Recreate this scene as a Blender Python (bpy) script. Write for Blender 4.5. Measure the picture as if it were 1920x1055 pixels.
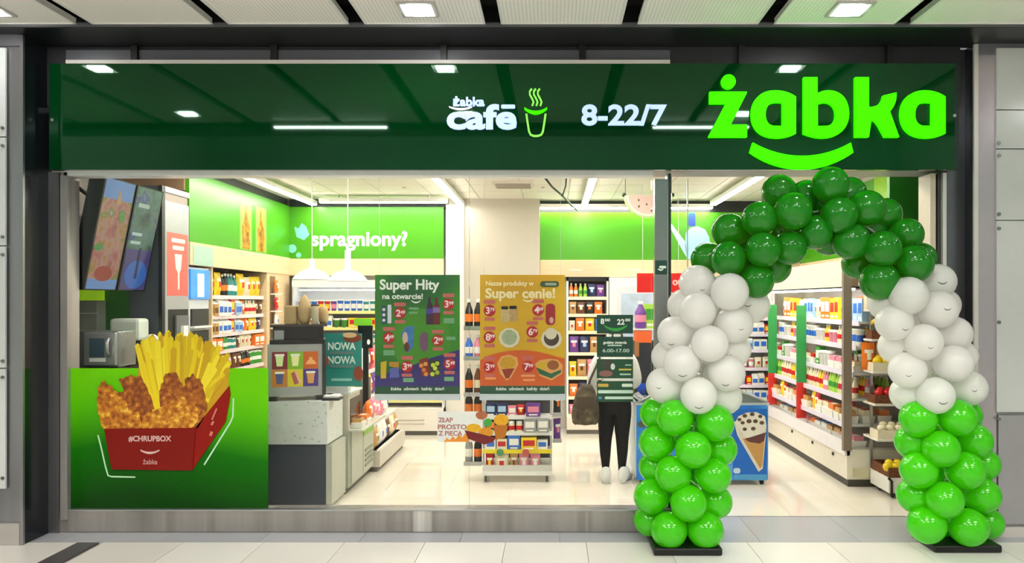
import bpy, bmesh, math, random
from mathutils import Vector, Matrix
random.seed(7)
for o in list(bpy.data.objects): bpy.data.objects.remove(o)
SC = bpy.context.scene
COL = SC.collection
# ---------------------------------------------------------------- camera
F, CX, CY, H = 1400.0, 1037.0, 564.0, 1.8      # focal length and principal point for a 1920x1055 frame, eye height in metres
cam = bpy.data.cameras.new('camera'); cam.sensor_width = 36; cam.sensor_fit = 'HORIZONTAL'
cam.lens = F / 1920 * 36
cam.shift_x = (960 - CX) / 1920; cam.shift_y = (CY - 527.5) / 1920
cam.clip_start = .05
co = bpy.data.objects.new('camera', cam); co.location = (0, 0, H); co.rotation_euler = (math.pi / 2, 0, 0)
COL.objects.link(co); SC.camera = co
# ---------------------------------------------------------------- world, exposure
w = bpy.data.worlds.new('world'); SC.world = w; w.use_nodes = True
w.node_tree.nodes['Background'].inputs[0].default_value = (.9, .95, 1, 1)
w.node_tree.nodes['Background'].inputs[1].default_value = .25
vs = SC.view_settings
vs.view_transform = 'Standard'; vs.look = 'None'; vs.gamma = 1; vs.exposure = 0.08
vs.use_curve_mapping = False
LAMP_SHOP, LAMP_MALL, ADDED_ATRIUM_LIGHT = 40.0, 80.0, 18.0
# ---------------------------------------------------------------- helpers
def X(px, Y): return (px - CX) / F * Y
def Z(py, Y): return H - (py - CY) / F * Y
def P(px, py, Y): return (X(px, Y), Y, Z(py, Y))
def lin(h):
    h = h.lstrip('#'); r = []
    for i in (0, 2, 4):
        c = int(h[i:i + 2], 16) / 255
        r.append(c / 12.92 if c <= .04045 else ((c + .055) / 1.055) ** 2.4)
    return (*r, 1)
MATS = {}
def M(hexc, rough=.5, metal=0, emit=0, var=.06, scale=14, bump=0, spec=.5, coat=0, trans=0, name=None, tcol=None):
    key = (hexc, rough, metal, emit, var, scale, bump, spec, coat, trans)
    if key in MATS: return MATS[key]
    m = bpy.data.materials.new(name or ('paint_' + hexc.lstrip('#'))); m.use_nodes = True
    nt = m.node_tree; b = nt.nodes['Principled BSDF']; c = lin(hexc)
    tc = nt.nodes.new('ShaderNodeTexCoord'); nz = nt.nodes.new('ShaderNodeTexNoise')
    nz.inputs['Scale'].default_value = scale; nz.inputs['Detail'].default_value = 3
    nt.links.new(tc.outputs['Object'], nz.inputs['Vector'])
    mr = nt.nodes.new('ShaderNodeMapRange')
    mr.inputs['To Min'].default_value = 1 - var; mr.inputs['To Max'].default_value = 1 + var
    nt.links.new(nz.outputs['Fac'], mr.inputs['Value'])
    hs = nt.nodes.new('ShaderNodeHueSaturation'); hs.inputs['Color'].default_value = c
    nt.links.new(mr.outputs['Result'], hs.inputs['Value'])
    nt.links.new(hs.outputs['Color'], b.inputs['Base Color'])
    b.inputs['Roughness'].default_value = rough; b.inputs['Metallic'].default_value = metal
    b.inputs['Specular IOR Level'].default_value = spec
    b.inputs['Coat Weight'].default_value = coat; b.inputs['Coat Roughness'].default_value = .03
    if emit:
        nt.links.new(hs.outputs['Color'], b.inputs['Emission Color']); b.inputs['Emission Strength'].default_value = emit
    if bump:
        bp = nt.nodes.new('ShaderNodeBump'); bp.inputs['Strength'].default_value = bump; bp.inputs['Distance'].default_value = .01
        nt.links.new(nz.outputs['Fac'], bp.inputs['Height']); nt.links.new(bp.outputs['Normal'], b.inputs['Normal'])
    if trans:
        out = nt.nodes['Material Output']; t = nt.nodes.new('ShaderNodeBsdfTranslucent'); mx = nt.nodes.new('ShaderNodeMixShader')
        (nt.links.new(hs.outputs['Color'], t.inputs['Color']) if tcol is None else setattr(t.inputs['Color'], 'default_value', lin(tcol))); mx.inputs[0].default_value = trans
        nt.links.new(b.outputs[0], mx.inputs[1]); nt.links.new(t.outputs[0], mx.inputs[2]); nt.links.new(mx.outputs[0], out.inputs['Surface'])
    MATS[key] = m
    return m
def ramp_mat(name, stops, scale=8, rough=.5, emit=0, kind='noise', stretch=(1, 1, 1), bump=0, detail=4, metal=0, glow=False):
    m = bpy.data.materials.new(name); m.use_nodes = True; nt = m.node_tree; b = nt.nodes['Principled BSDF']
    tc = nt.nodes.new('ShaderNodeTexCoord'); mp = nt.nodes.new('ShaderNodeMapping'); mp.inputs['Scale'].default_value = stretch
    nt.links.new(tc.outputs['Object'], mp.inputs['Vector'])
    if kind == 'noise':
        t = nt.nodes.new('ShaderNodeTexNoise'); t.inputs['Scale'].default_value = scale; t.inputs['Detail'].default_value = detail; o = t.outputs['Fac']
    elif kind == 'voronoi':
        t = nt.nodes.new('ShaderNodeTexVoronoi'); t.inputs['Scale'].default_value = scale; o = t.outputs['Distance']
    else:
        t = nt.nodes.new('ShaderNodeTexGradient'); o = t.outputs['Fac']
    nt.links.new(mp.outputs[0], t.inputs['Vector'])
    r = nt.nodes.new('ShaderNodeValToRGB'); e = r.color_ramp.elements
    while len(e) < len(stops): e.new(.5)
    for i, (p, c) in enumerate(stops): e[i].position = p; e[i].color = lin(c)
    nt.links.new(o, r.inputs[0])
    if glow: b.inputs['Base Color'].default_value = (.01, .01, .012, 1)
    else: nt.links.new(r.outputs[0], b.inputs['Base Color'])
    b.inputs['Roughness'].default_value = rough; b.inputs['Metallic'].default_value = metal
    if emit: nt.links.new(r.outputs[0], b.inputs['Emission Color']); b.inputs['Emission Strength'].default_value = emit
    if bump:
        bp = nt.nodes.new('ShaderNodeBump'); bp.inputs['Strength'].default_value = bump; bp.inputs['Distance'].default_value = .01
        nt.links.new(o, bp.inputs['Height']); nt.links.new(bp.outputs['Normal'], b.inputs['Normal'])
    return m
def glass_mat(name, tint=(1, 1, 1, 1), rough=.0, ior=1.45, extra=0.0):
    m = bpy.data.materials.new(name); m.use_nodes = True; nt = m.node_tree; nt.nodes.remove(nt.nodes['Principled BSDF'])
    out = nt.nodes['Material Output']; t = nt.nodes.new('ShaderNodeBsdfTransparent'); t.inputs[0].default_value = tint
    g = nt.nodes.new('ShaderNodeBsdfGlossy'); g.inputs['Roughness'].default_value = rough
    f = nt.nodes.new('ShaderNodeFresnel'); f.inputs[0].default_value = ior
    a = nt.nodes.new('ShaderNodeMath'); a.operation = 'ADD'; a.inputs[1].default_value = extra
    mx = nt.nodes.new('ShaderNodeMixShader')
    nt.links.new(f.outputs[0], a.inputs[0]); nt.links.new(a.outputs[0], mx.inputs[0])
    nt.links.new(t.outputs[0], mx.inputs[1]); nt.links.new(g.outputs[0], mx.inputs[2]); nt.links.new(mx.outputs[0], out.inputs['Surface'])
    return m
def wpos(o):
    v = Vector((0, 0, 0))
    while o is not None: v += o.location; o = o.parent
    return v
class MB:
    """collects shapes given in world coordinates; build() links them as one mesh object"""
    def __init__(s): s.v = []; s.f = []; s.m = []; s.s = []
    def add(s, vs, fs, m=0, smooth=False):
        n = len(s.v); s.v += [tuple(p) for p in vs]
        for f in fs: s.f.append(tuple(i + n for i in f)); s.m.append(m); s.s.append(smooth)
        return s
    def box(s, x0, x1, y0, y1, z0, z1, m=0):
        if x1 < x0: x0, x1 = x1, x0
        if y1 < y0: y0, y1 = y1, y0
        if z1 < z0: z0, z1 = z1, z0
        vs = [(x, y, z) for z in (z0, z1) for y in (y0, y1) for x in (x0, x1)]
        return s.add(vs, [(0, 2, 3, 1), (4, 5, 7, 6), (0, 1, 5, 4), (2, 6, 7, 3), (0, 4, 6, 2), (1, 3, 7, 5)], m)
    def bbox(s, x0, x1, y0, y1, z0, z1, b=.01, m=0, seg=2):
        bm = bmesh.new(); bmesh.ops.create_cube(bm, size=1)
        for v in bm.verts: v.co = ((x0 + x1) / 2 + v.co.x * abs(x1 - x0), (y0 + y1) / 2 + v.co.y * abs(y1 - y0), (z0 + z1) / 2 + v.co.z * abs(z1 - z0))
        bmesh.ops.bevel(bm, geom=bm.edges[:], offset=b, segments=seg, affect='EDGES', profile=.5)
        bm.verts.index_update()
        s.add([v.co[:] for v in bm.verts], [[v.index for v in f.verts] for f in bm.faces], m, False); bm.free(); return s
    def prism(s, front, back, m=0, smooth=False):
        n = len(front)
        return s.add(list(front) + list(back), [tuple(range(n)), tuple(range(2 * n - 1, n - 1, -1))] +
                     [(i, n + i, n + (i + 1) % n, (i + 1) % n) for i in range(n)], m, smooth)
    def lathe(s, prof, n=16, c=(0, 0, 0), m=0, axis='z', mats=None, cap=True, smooth=True):
        vs = []
        for r, h in prof:
            for i in range(n):
                a = 2 * math.pi * i / n; p = (r * math.cos(a), r * math.sin(a), h)
                if axis == 'y': p = (p[0], p[2], p[1])
                if axis == 'x': p = (p[2], p[0], p[1])
                vs.append((p[0] + c[0], p[1] + c[1], p[2] + c[2]))
        base = len(s.v); s.v += vs
        for k in range(len(prof) - 1):
            mi = mats[k] if mats else m
            for i in range(n):
                s.f.append((base + k * n + i, base + k * n + (i + 1) % n, base + (k + 1) * n + (i + 1) % n, base + (k + 1) * n + i)); s.m.append(mi); s.s.append(smooth)
        if cap:
            s.f.append(tuple(base + i for i in range(n - 1, -1, -1))); s.m.append(mats[0] if mats else m); s.s.append(False)
            k = len(prof) - 1
            s.f.append(tuple(base + k * n + i for i in range(n))); s.m.append(mats[-1] if mats else m); s.s.append(False)
        return s
    def tube(s, pts, r, n=8, m=0):
        pts = [Vector(p) for p in pts]; rings = []
        for i, p in enumerate(pts):
            d = (pts[min(i + 1, len(pts) - 1)] - pts[max(i - 1, 0)]).normalized()
            a = d.orthogonal().normalized() if i == 0 else (rings_a - d * rings_a.dot(d)).normalized()
            rings_a = a; b = d.cross(a); rr = r[i] if isinstance(r, (list, tuple)) else r
            rings.append([p + (a * math.cos(2 * math.pi * k / n) + b * math.sin(2 * math.pi * k / n)) * rr for k in range(n)])
        vs = [q for R in rings for q in R]; fs = []
        for i in range(len(pts) - 1):
            for k in range(n): fs.append((i * n + k, i * n + (k + 1) % n, (i + 1) * n + (k + 1) % n, (i + 1) * n + k))
        fs += [tuple(range(n - 1, -1, -1)), tuple((len(pts) - 1) * n + k for k in range(n))]
        return s.add(vs, fs, m, True)
    def ball(s, c, r, m=0, n=12, k=8, sq=(1, 1, 1)):
        vs = [(c[0], c[1], c[2] - r * sq[2])]; fs = []
        for j in range(1, k):
            t = math.pi * j / k
            for i in range(n):
                a = 2 * math.pi * i / n
                vs.append((c[0] + r * sq[0] * math.sin(t) * math.cos(a), c[1] + r * sq[1] * math.sin(t) * math.sin(a), c[2] - r * sq[2] * math.cos(t)))
        vs.append((c[0], c[1], c[2] + r * sq[2])); e = len(vs) - 1
        for i in range(n):
            fs.append((0, 1 + (i + 1) % n, 1 + i)); fs.append((e, e - n + i, e - n + (i + 1) % n))
            for j in range(k - 2):
                a = 1 + j * n
                fs.append((a + i, a + (i + 1) % n, a + n + (i + 1) % n, a + n + i))
        return s.add(vs, fs, m, True)
    def mesh(s, name, mats, off=(0, 0, 0)):
        me = bpy.data.meshes.new(name); o = Vector(off)
        me.from_pydata([tuple(Vector(v) - o) for v in s.v], [], s.f)
        for mm in (mats if isinstance(mats, (list, tuple)) else [mats]): me.materials.append(mm)
        me.polygons.foreach_set('material_index', s.m); me.polygons.foreach_set('use_smooth', s.s); me.update()
        return me
    def build(s, name, mats, parent=None, label=None, fixn=False):
        if parent is not None: off = wpos(parent)
        else:
            lo = [min(v[i] for v in s.v) for i in range(3)]; hi = [max(v[i] for v in s.v) for i in range(3)]
            off = Vector(((lo[0] + hi[0]) / 2, (lo[1] + hi[1]) / 2, lo[2]))
        me = s.mesh(name, mats, off)
        if fixn:
            bm = bmesh.new(); bm.from_mesh(me); bmesh.ops.recalc_face_normals(bm, faces=bm.faces[:]); bm.to_mesh(me); bm.free()
        o = bpy.data.objects.new(name, me); COL.objects.link(o)
        if parent is not None: o.parent = parent
        else: o.location = off
        if label: o['label'] = label
        return o
def thing(name, label, cat, loc=(0, 0, 0), group=None):
    o = bpy.data.objects.new(name, None); o.empty_display_size = .1; COL.objects.link(o); o.location = loc
    return tag(o, label, cat, group)
def tag(o, label, cat, group=None):
    o['label'] = label; o['category'] = cat
    if group: o['group'] = group
    return o
def struct(o): o['kind'] = 'structure'; return o
def sempty(name, loc=(0, 0, 0)):
    o = bpy.data.objects.new(name, None); COL.objects.link(o); o.location = loc; return struct(o)
def bx(name, b, mat, parent=None, bev=0, label=None):
    m = MB()
    m.bbox(*b, bev) if bev else m.box(*b)
    return m.build(name, mat, parent, label)
# --- flat print on a quad: corners given top-left, top-right, bottom-left; print shapes in source-pixel coordinates of a rectangle
class Quad:
    def __init__(s, O, U, V, rect):
        s.O = Vector(O); s.U = Vector(U) - s.O; s.V = Vector(V) - s.O; s.r = rect
        s.n = s.V.cross(s.U).normalized()
    def pt(s, p, off=0):
        x0, y0, x1, y1 = s.r
        return s.O + s.U * ((p[0] - x0) / (x1 - x0)) + s.V * ((p[1] - y0) / (y1 - y0)) + s.n * off
def front_quad(x0, y0, x1, y1, Y): return Quad(P(x0, y0, Y), P(x1, y0, Y), P(x0, y1, Y), (x0, y0, x1, y1))
def circ(cx, cy, r, ry=None, n=20, a0=0): return [(cx + r * math.cos(a0 + 2 * math.pi * i / n), cy + (ry or r) * math.sin(a0 + 2 * math.pi * i / n)) for i in range(n)]
def rect(x0, y0, x1, y1): return [(x0, y0), (x1, y0), (x1, y1), (x0, y1)]
def rrect(x0, y0, x1, y1, r, n=4):
    o = []
    for cx, cy, a in ((x1 - r, y0 + r, -90), (x1 - r, y1 - r, 0), (x0 + r, y1 - r, 90), (x0 + r, y0 + r, 180)):
        for k in range(n + 1):
            t = math.radians(a + 90 * k / n); o.append((cx + r * math.cos(t), cy + r * math.sin(t)))
    return o
def smile(cx, cy, w, sag, t, n=12):
    up = []; dn = []
    for i in range(n + 1):
        u = -1 + 2 * i / n; y = cy + sag * (1 - u * u)
        up.append((cx + u * w / 2, y - t / 2 * (1 - .35 * abs(u)))); dn.append((cx + u * w / 2 * (1 - .03), y + t / 2 * (1 - .35 * abs(u))))
    return up + dn[::-1]
def area2(p): return sum(p[i][0] * p[(i + 1) % len(p)][1] - p[(i + 1) % len(p)][0] * p[i][1] for i in range(len(p)))
def pr(Q, name, shapes, lvl, mat, parent, t=.0012):
    """shapes: a list of points or a list of such lists, joined into one printed part"""
    if not isinstance(shapes[0][0], (tuple, list)): shapes = [shapes]
    mats = mat if isinstance(mat, list) else [mat]; m = MB()
    for i, s in enumerate(shapes):
        s = list(s)
        if area2(s) > 0: s = s[::-1]
        m.prism([Q.pt(p, lvl * .0015 + i * 8e-5) for p in s], [Q.pt(p, lvl * .0015 - t) for p in s], i % len(mats))
    return m.build(name, mats, parent)
TXT = {}
def text2d(s, bold=0.0, sp=1.0):
    k = (s, bold, sp)
    if k not in TXT:
        cu = bpy.data.curves.new('lettering', 'FONT'); cu.body = s; cu.size = 1; cu.offset = bold; cu.resolution_u = 4; cu.space_character = sp
        ob = bpy.data.objects.new('lettering', cu); COL.objects.link(ob); bpy.context.view_layer.update()
        dg = bpy.context.evaluated_depsgraph_get(); me = ob.evaluated_get(dg).to_mesh()
        vs = [v.co[:2] for v in me.vertices]; fs = [tuple(p.vertices) for p in me.polygons]
        bpy.data.objects.remove(ob); bpy.data.curves.remove(cu)
        TXT[k] = (vs, fs)
    return TXT[k]
def ptxt(Q, name, s, x, y, h, lvl, mat, parent, w=None, bold=.02, align='l', t=.0012, sp=1.0, label=None):
    """x,y: left end of the baseline in rect pixels, h: font size in pixels (cap height about .7 h), w: forced width"""
    vs, fs = text2d(s, bold, sp)
    if not vs: return None
    x0 = min(v[0] for v in vs); x1 = max(v[0] for v in vs); sx = h if w is None else w / (x1 - x0)
    ox = x if align == 'l' else x - (x1 - x0) * sx / 2
    pts = [(ox + (v[0] - x0) * sx, y - v[1] * h) for v in vs]
    m = MB(); n = len(pts)
    fr = [Q.pt(p, lvl * .0015) for p in pts]
    if t <= .002: m.add(fr, fs)
    else:
        ed = {}
        for f in fs:
            for i in range(len(f)): ed[(f[i], f[(i + 1) % len(f)])] = 1
        m.add(fr + [Q.pt(p, lvl * .0015 - t) for p in pts], list(fs) + [(b, a, n + a, n + b) for a, b in ed if (b, a) not in ed])
    return m.build(name, mat, parent, label)
def bez(p0, p1, p2, p3, n=8):
    return [tuple((1 - t) ** 3 * a + 3 * (1 - t) ** 2 * t * b + 3 * (1 - t) * t * t * c + t ** 3 * d for a, b, c, d in zip(p0, p1, p2, p3)) for t in [i / n for i in range(n)]]
def letter(Q, name, contours, lvl, mat, parent, t):
    """closed outlines with holes, filled and extruded like channel letters"""
    cu = bpy.data.curves.new('outline', 'CURVE'); cu.dimensions = '2D'; cu.fill_mode = 'BOTH'
    for c in contours:
        sp = cu.splines.new('POLY'); sp.points.add(len(c) - 1); sp.use_cyclic_u = True
        for i, p in enumerate(c): sp.points[i].co = (p[0], -p[1], 0, 1)
    ob = bpy.data.objects.new('outline', cu); COL.objects.link(ob); bpy.context.view_layer.update()
    me = ob.evaluated_get(bpy.context.evaluated_depsgraph_get()).to_mesh()
    vs = [(v.co[0], -v.co[1]) for v in me.vertices]; fs = [tuple(p.vertices) for p in me.polygons]
    bpy.data.objects.remove(ob); bpy.data.curves.remove(cu)
    m = MB(); m.add([Q.pt(p, lvl * .0015) for p in vs], fs, 0)
    for c in contours:
        n = len(c); m.add([Q.pt(p, lvl * .0015) for p in c] + [Q.pt(p, lvl * .0015 - t) for p in c], [(i, (i + 1) % n, n + (i + 1) % n, n + i) for i in range(n)], 0)
    return m.build(name, mat, parent)
def copy_tree(o, parent=None):
    c = o.copy(); COL.objects.link(c); c.parent = parent
    for ch in list(o.children): copy_tree(ch, c)
    return c
def E(hexc, s):
    'backlit picture on a dark screen'
    return ramp_mat('screen_picture', [(.3, hexc), (1, hexc)], 4, .2, emit=s, glow=True)
WHITE = M('#f2f2ee', .45); CREAM = M('#ece3d2', .4); BLACK = M('#08090a', .4); DARK = M('#1b1d1f', .45)
STEEL = ramp_mat('brushed_steel', [(0, '#76757a'), (1, '#b4b2b6')], 5, .28, stretch=(1, 1, .05), metal=.85)
SILVER = M('#b9babb', .3, .8)
GREEN = M('#5ec21c', .35); LIME = M('#7fdc12', .4); WOOD = ramp_mat('pale_wood', [(0, '#d9b98a'), (1, '#ecd7b4')], 3, .5, stretch=(.6, .6, 14))
GLASS = glass_mat('shop_glass', ior=1.22)
# ================================================================= MALL SIDE
# floor: 60 cm tiles, each a piece of its own near the shop, a slab under them
fl = sempty('floor', (0, 0, 0))
bx('floor_slab', (-9, 9, -8, 6.24, -.12, -.012), M('#8d8a86', .6), fl)
tile_mats = [M('#e2dfd9', .22, var=.03, scale=4), M('#dedad4', .22, var=.03, scale=4), M('#e7e4df', .2, var=.03, scale=4)]
ti = 0
for iy in range(5):
    y1 = 5.57 - .6 * iy
    for ix in range(-8, 8):
        x0 = .246 + .6 * ix
        if x0 < -3.4: continue
        ti += 1
        bx('tile', (x0 + .002, min(x0 + .598, 5), y1 - .598, y1, -.03, 0), tile_mats[ti * 7 % 3], fl)
    bx('dark_inlay', (-3.546, -3.39, y1 - .6, y1, -.03, 0), M('#4d4a4c', .3), fl)
    for x0 in (-4.15, -4.75): bx('tile', (x0 + .002, x0 + .598, y1 - .598, y1, -.03, 0), tile_mats[1], fl)
bx('far_paving', (-9, 9, -8, 2.55, -.03, 0), M('#cfcbc5', .25, var=.05, scale=2), fl)
for i in range(14):
    x0 = -5.2 + .75 * i
    bx('border_tile', (x0 + .0015, x0 + .7485, 5.573, 6.238, -.03, 0), M('#a9aab0' if i % 2 else '#adaeb3', .22, var=.04, scale=3), fl)
# ceiling panels with dark slots between them
ce = sempty('ceiling', (0, 0, 3.79))
ridge = bpy.data.materials.new('ribbed_panel'); ridge.use_nodes = True
nt = ridge.node_tree; b = nt.nodes['Principled BSDF']; tc = nt.nodes.new('ShaderNodeTexCoord'); wv = nt.nodes.new('ShaderNodeTexWave')
wv.bands_direction = 'X'; wv.inputs['Scale'].default_value = 12; nt.links.new(tc.outputs['Object'], wv.inputs['Vector'])
cr = nt.nodes.new('ShaderNodeValToRGB'); cr.color_ramp.elements[0].color = lin('#e6e4dc'); cr.color_ramp.elements[1].color = lin('#f8f6ef'); cr.color_ramp.elements[0].position = .1; cr.color_ramp.elements[1].position = .5
nt.links.new(wv.outputs['Fac'], cr.inputs[0]); nt.links.new(cr.outputs[0], b.inputs['Base Color']); b.inputs['Roughness'].default_value = .5
bp = nt.nodes.new('ShaderNodeBump'); bp.inputs['Strength'].default_value = .4; nt.links.new(wv.outputs['Fac'], bp.inputs['Height']); nt.links.new(bp.outputs['Normal'], b.inputs['Normal'])
for k in range(-3, 11):
    xa = -3.36 + .977 * k
    m = MB(); m.box(xa + .064, xa + .977 - .064, 3.1, 5.362, 3.79, 3.83)
    m.build('ceiling_panel', ridge, ce)
    m = MB()
    for xx in (xa + .064, xa + .977 - .064): m.box(xx - .008, xx + .008, 3.1, 5.362, 3.782, 3.79)
    m.box(xa + .07, xa + .907, 5.345, 5.362, 3.782, 3.79)
    m.build('panel_edge', M('#e4e3df', .4), ce)
bx('slot_backing', (-9, 9, 3.0, 5.37, 3.92, 3.95), M('#050505', .9), ce)
bx('ceiling_edge_beam', (-9, 9, 2.72, 3.08, 3.72, 4.1), M('#25282a', .4), ce)
bx('atrium_ceiling', (-9, 9, -8, 3.0, 7.0, 7.1), M('#d8dcdc', .6), ce)
bx('atrium_fascia', (-9, 9, 2.9, 3.0, 3.9, 7.0), M('#c3ccc7', .6), ce)
wf = sempty('wall_back', (0, -8, 0))
bx('wall_panel', (-9, 9, -8.2, -8, 0, 7.1), M('#94b8aa', .6, var=.25, scale=.35), wf)
for x0 in (-8.2, -2.9, 2.4): bx('opposite_shopfront', (x0, x0 + 4.9, -8.0, -7.9, .1, 3.0), M('#c9c4ba', .4, var=.25, scale=1.5), wf)
ws = sempty('wall_side', (0, -1, 0))
for sx in (-1, 1): bx('wall_panel', (9 * sx, 9.2 * sx, -8.2, 5.5, 0, 7.1), M('#a5b5ae', .6, var=.2, scale=.4), ws)
# added hall light panels and the lamps of the ceiling that lie outside the frame
for x, y in ((-5.5, -1), (0, -1), (5.5, -1), (-5.5, -5), (0, -5), (5.5, -5)):
    bx('added_panel_frame', (x - 1.35, x + 1.35, y - .85, y + .85, 6.95, 7.0), WHITE, ce)
    bx('added_light_panel', (x - 1.25, x + 1.25, y - .75, y + .75, 6.93, 6.955), M('#fff6ef', .5, emit=ADDED_ATRIUM_LIGHT, var=0), ce)  # unseen panels added high over the hall to light the shopfront
# square downlights recessed in the near ceiling and long linear lamps further out
for r, y in enumerate((5.08, 3.55)):
    for c, x in enumerate((-6.79, -3.86, -.92, 2.02, 4.95)):
        t = ce
        if r == 0 and 0 < c < 4: t = thing('ceiling_downlight', 'square white downlight in the ribbed ceiling ' + ('', 'at the left edge of the picture', 'above the lettering beside the cup', 'above the big logo letters')[c], 'light', (x, y, 3.78), 'ceiling downlights')
        m = MB()
        for a in (-1, 1):
            m.box(x + a * .115 - .012, x + a * .115 + .012, y - .127, y + .127, 3.774, 3.789); m.box(x - .103, x + .103, y + a * .115 - .012, y + a * .115 + .012, 3.774, 3.789)
        m.build('frame', M('#b0aea8', .4), t)
        bx('diffuser', (x - .07, x + .07, y - .065, y + .065, 3.765, 3.787), M('#ffffff', .5, emit=LAMP_MALL, var=0), t)
for i, (xa, xb) in enumerate(((-3.13, -1.84), (1.1, 2.2))):
    t = ce
    bx('strip_housing', (xa, xb, 3.05, 3.13, 3.745, 3.79), WHITE, t)
    bx('strip_diffuser', (xa + .02, xb - .02, 3.06, 3.12, 3.73, 3.748), M('#ffffff', .5, emit=LAMP_MALL * .8, var=0), t)
# soffit, recess above the sign
SOF = M('#141618', .35)
s = struct(bx('trim_1', (-9, 9, 5.366, 5.80, 3.764, 3.95), SOF))
bx('soffit_edge', (-9, 9, 5.352, 5.366, 3.766, 3.796), M('#55565a', .4), s)
s2 = sempty('trim_2', (0, 5.8, 3.5))
bx('recess_back', (-3.93, 3.15, 5.775, 5.80, 3.3, 3.764), M('#17181b', .5), s2)
for a, b_ in ((125, 247), (262, 508), (522, 826), (839, 1086), (1098, 1256)): bx('recess_panel', (X(a, 5.77), X(b_, 5.77), 5.762, 5.775, 3.64, 3.735), M('#5a5b62', .35), s2)
for px in (254, 515, 832, 1092, 1390, 1667): bx('hanger', (X(px - 6, 5.76), X(px + 6, 5.76), 5.735, 5.762, 3.56, 3.764), BLACK, s2)
# outer walls: steel clad with stand-off panels
wl = sempty('wall_left', (-4.2, 5.5, 0))
bx('cladding', (-9, -3.925, 5.52, 5.83, 0, 3.764), STEEL, wl)
bx('top_band', (-9, -3.93, 5.505, 5.52, 3.68, 3.764), M('#77767d', .35, .5), wl)
PANEL = M('#c9cccb', .18, var=.03); BOLT = M('#8d8c8e', .25, .9)
for z0, z1 in ((.42, 1.30), (1.31, 2.2), (2.21, 3.0), (3.01, 3.66)):
    bx('wall_panel', (-5.2, X(10, 5.49), 5.49, 5.505, z0, z1), PANEL, wl)
for z in (.5, 1.24, 1.36, 2.14, 2.27, 2.94, 3.07):
    MB().lathe([(.012, 0), (.012, .01), (.008, .014)], 12, (X(4, 5.478), 5.476, z), axis='y').build('bolt', BOLT, wl)
bx('skirting', (-9, -3.93, 5.495, 5.52, 0, .16), M('#a9a39e', .4), wl)
jl = sempty('trim_3', (-3.92, 5.6, 0))
REV = M('#22262b', .15, .4)
bx('reveal', (-3.93, -3.914, 5.52, 5.83, 0, 3.764), REV, jl)
bx('edge_strip', (-3.93, -3.905, 5.50, 5.52, 0, 3.76), STEEL, jl)
bx('jamb', (-3.915, X(113, 5.81), 5.79, 5.95, 0, 2.80), STEEL, jl)
bx('jamb_edge', (X(113, 5.80), X(126, 5.80), 5.80, 5.95, .1, 2.80), M('#b9b5b3', .3, .6), jl)
wr = sempty('wall_right', (3.6, 5.7, 0)); XE = 3.235; YW = 5.72
bx('cladding', (XE, 9, YW, YW + .25, 0, 3.764), STEEL, wr)
bx('top_band', (XE, 9, YW - .015, YW, 3.68, 3.764), M('#77767d', .35, .5), wr)
bx('corner_strip', (XE, X(1866, YW), YW - .015, YW, .06, 3.68), M('#b3a9b0', .25, .5), wr)
for py0, py1 in ((90, 205), (207, 278), (280, 412), (414, 772)):
    bx('wall_panel', (X(1869, 5.69), 4.6, 5.69, 5.705, Z(py1, 5.69), Z(py0, 5.69)), M('#c3c6c4', .2, var=.03), wr)
for py in (268, 291, 401, 428, 604, 785, 965):
    MB().lathe([(.014, 0), (.014, .008), (.009, .014)], 12, (X(1874, 5.675), 5.676, Z(py, 5.675)), axis='y').build('bolt', BOLT, wr)
bx('lower_panel', (X(1872, 5.7), 4.6, 5.70, 5.72, Z(982, 5.7), Z(778, 5.7)), M('#a9a6ab', .28, .6), wr)
bx('skirting', (XE, 9, YW - .03, YW, 0, .075), M('#c8c2bd', .4), wr)
jr = sempty('trim_4', (3.1, 5.75, 0))
bx('reveal', (XE - .015, XE, YW, 5.86, 0, 3.764), M('#2b2d30', .2, .4), jr)
bx('edge_strip', (XE - .02, XE + .012, YW - .02, YW, 0, 3.76), M('#d5cfca', .3, .4), jr)
bx('jamb', (X(1776, 5.84), XE - .015, 5.84, 5.98, 0, 3.764), M('#6a6a70', .25, .7), jr)
bx('jamb_light_edge', (X(1768, 5.83), X(1775, 5.83), 5.83, 5.95, 0, 2.80), M('#d9d6d3', .3, .3), jr)
bx('door_jamb', (X(1747, 5.95), X(1767, 5.95), 5.86, 6.05, 0, 2.80), M('#4c4a4a', .3, .5), jr)
bx('door_jamb_edge', (X(1736, 5.93), X(1746, 5.93), 5.86, 6.05, 0, 2.80), M('#d8c8b4', .4), jr)
# ----------------------------------------------------------------- window and door frame
w1 = sempty('window_1', (-1.5, 5.85, 0))
bx('sill', (X(113, 5.81), .97, 5.81, 5.98, .005, .168), ramp_mat('sill_steel', [(.3, '#8a8481'), (.5, '#a59f9c'), (.6, '#8f8985'), (.72, '#e8e4e0')], 3.2, .34, stretch=(1, 1, .02), metal=.55), w1)
bx('sill_lip', (X(120, 5.80), .97, 5.803, 5.86, .168, .178), SILVER, w1)
bx('header', (X(120, 5.80), X(1226, 5.80), 5.80, 5.95, 2.775, 2.83), M('#eceeee', .35), w1)
for a, b_ in ((126, 880), (880, 1222)):
    bx('pane', (X(a, 5.85) + .003, X(b_, 5.85) - .003, 5.846, 5.854, .178, 2.775), GLASS, w1)
bx('pane_joint', (X(880, 5.85) - .0015, X(880, 5.85) + .0015, 5.847, 5.853, .178, 2.775), glass_mat('silicone', (.85, .88, .87, 1)), w1)
d1 = sempty('door_1', (.85, 5.9, 0))
bx('post', (X(1227, 5.9), X(1251, 5.9), 5.88, 5.96, 0, 2.76), M('#85898a', .2, .6), d1)
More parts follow.
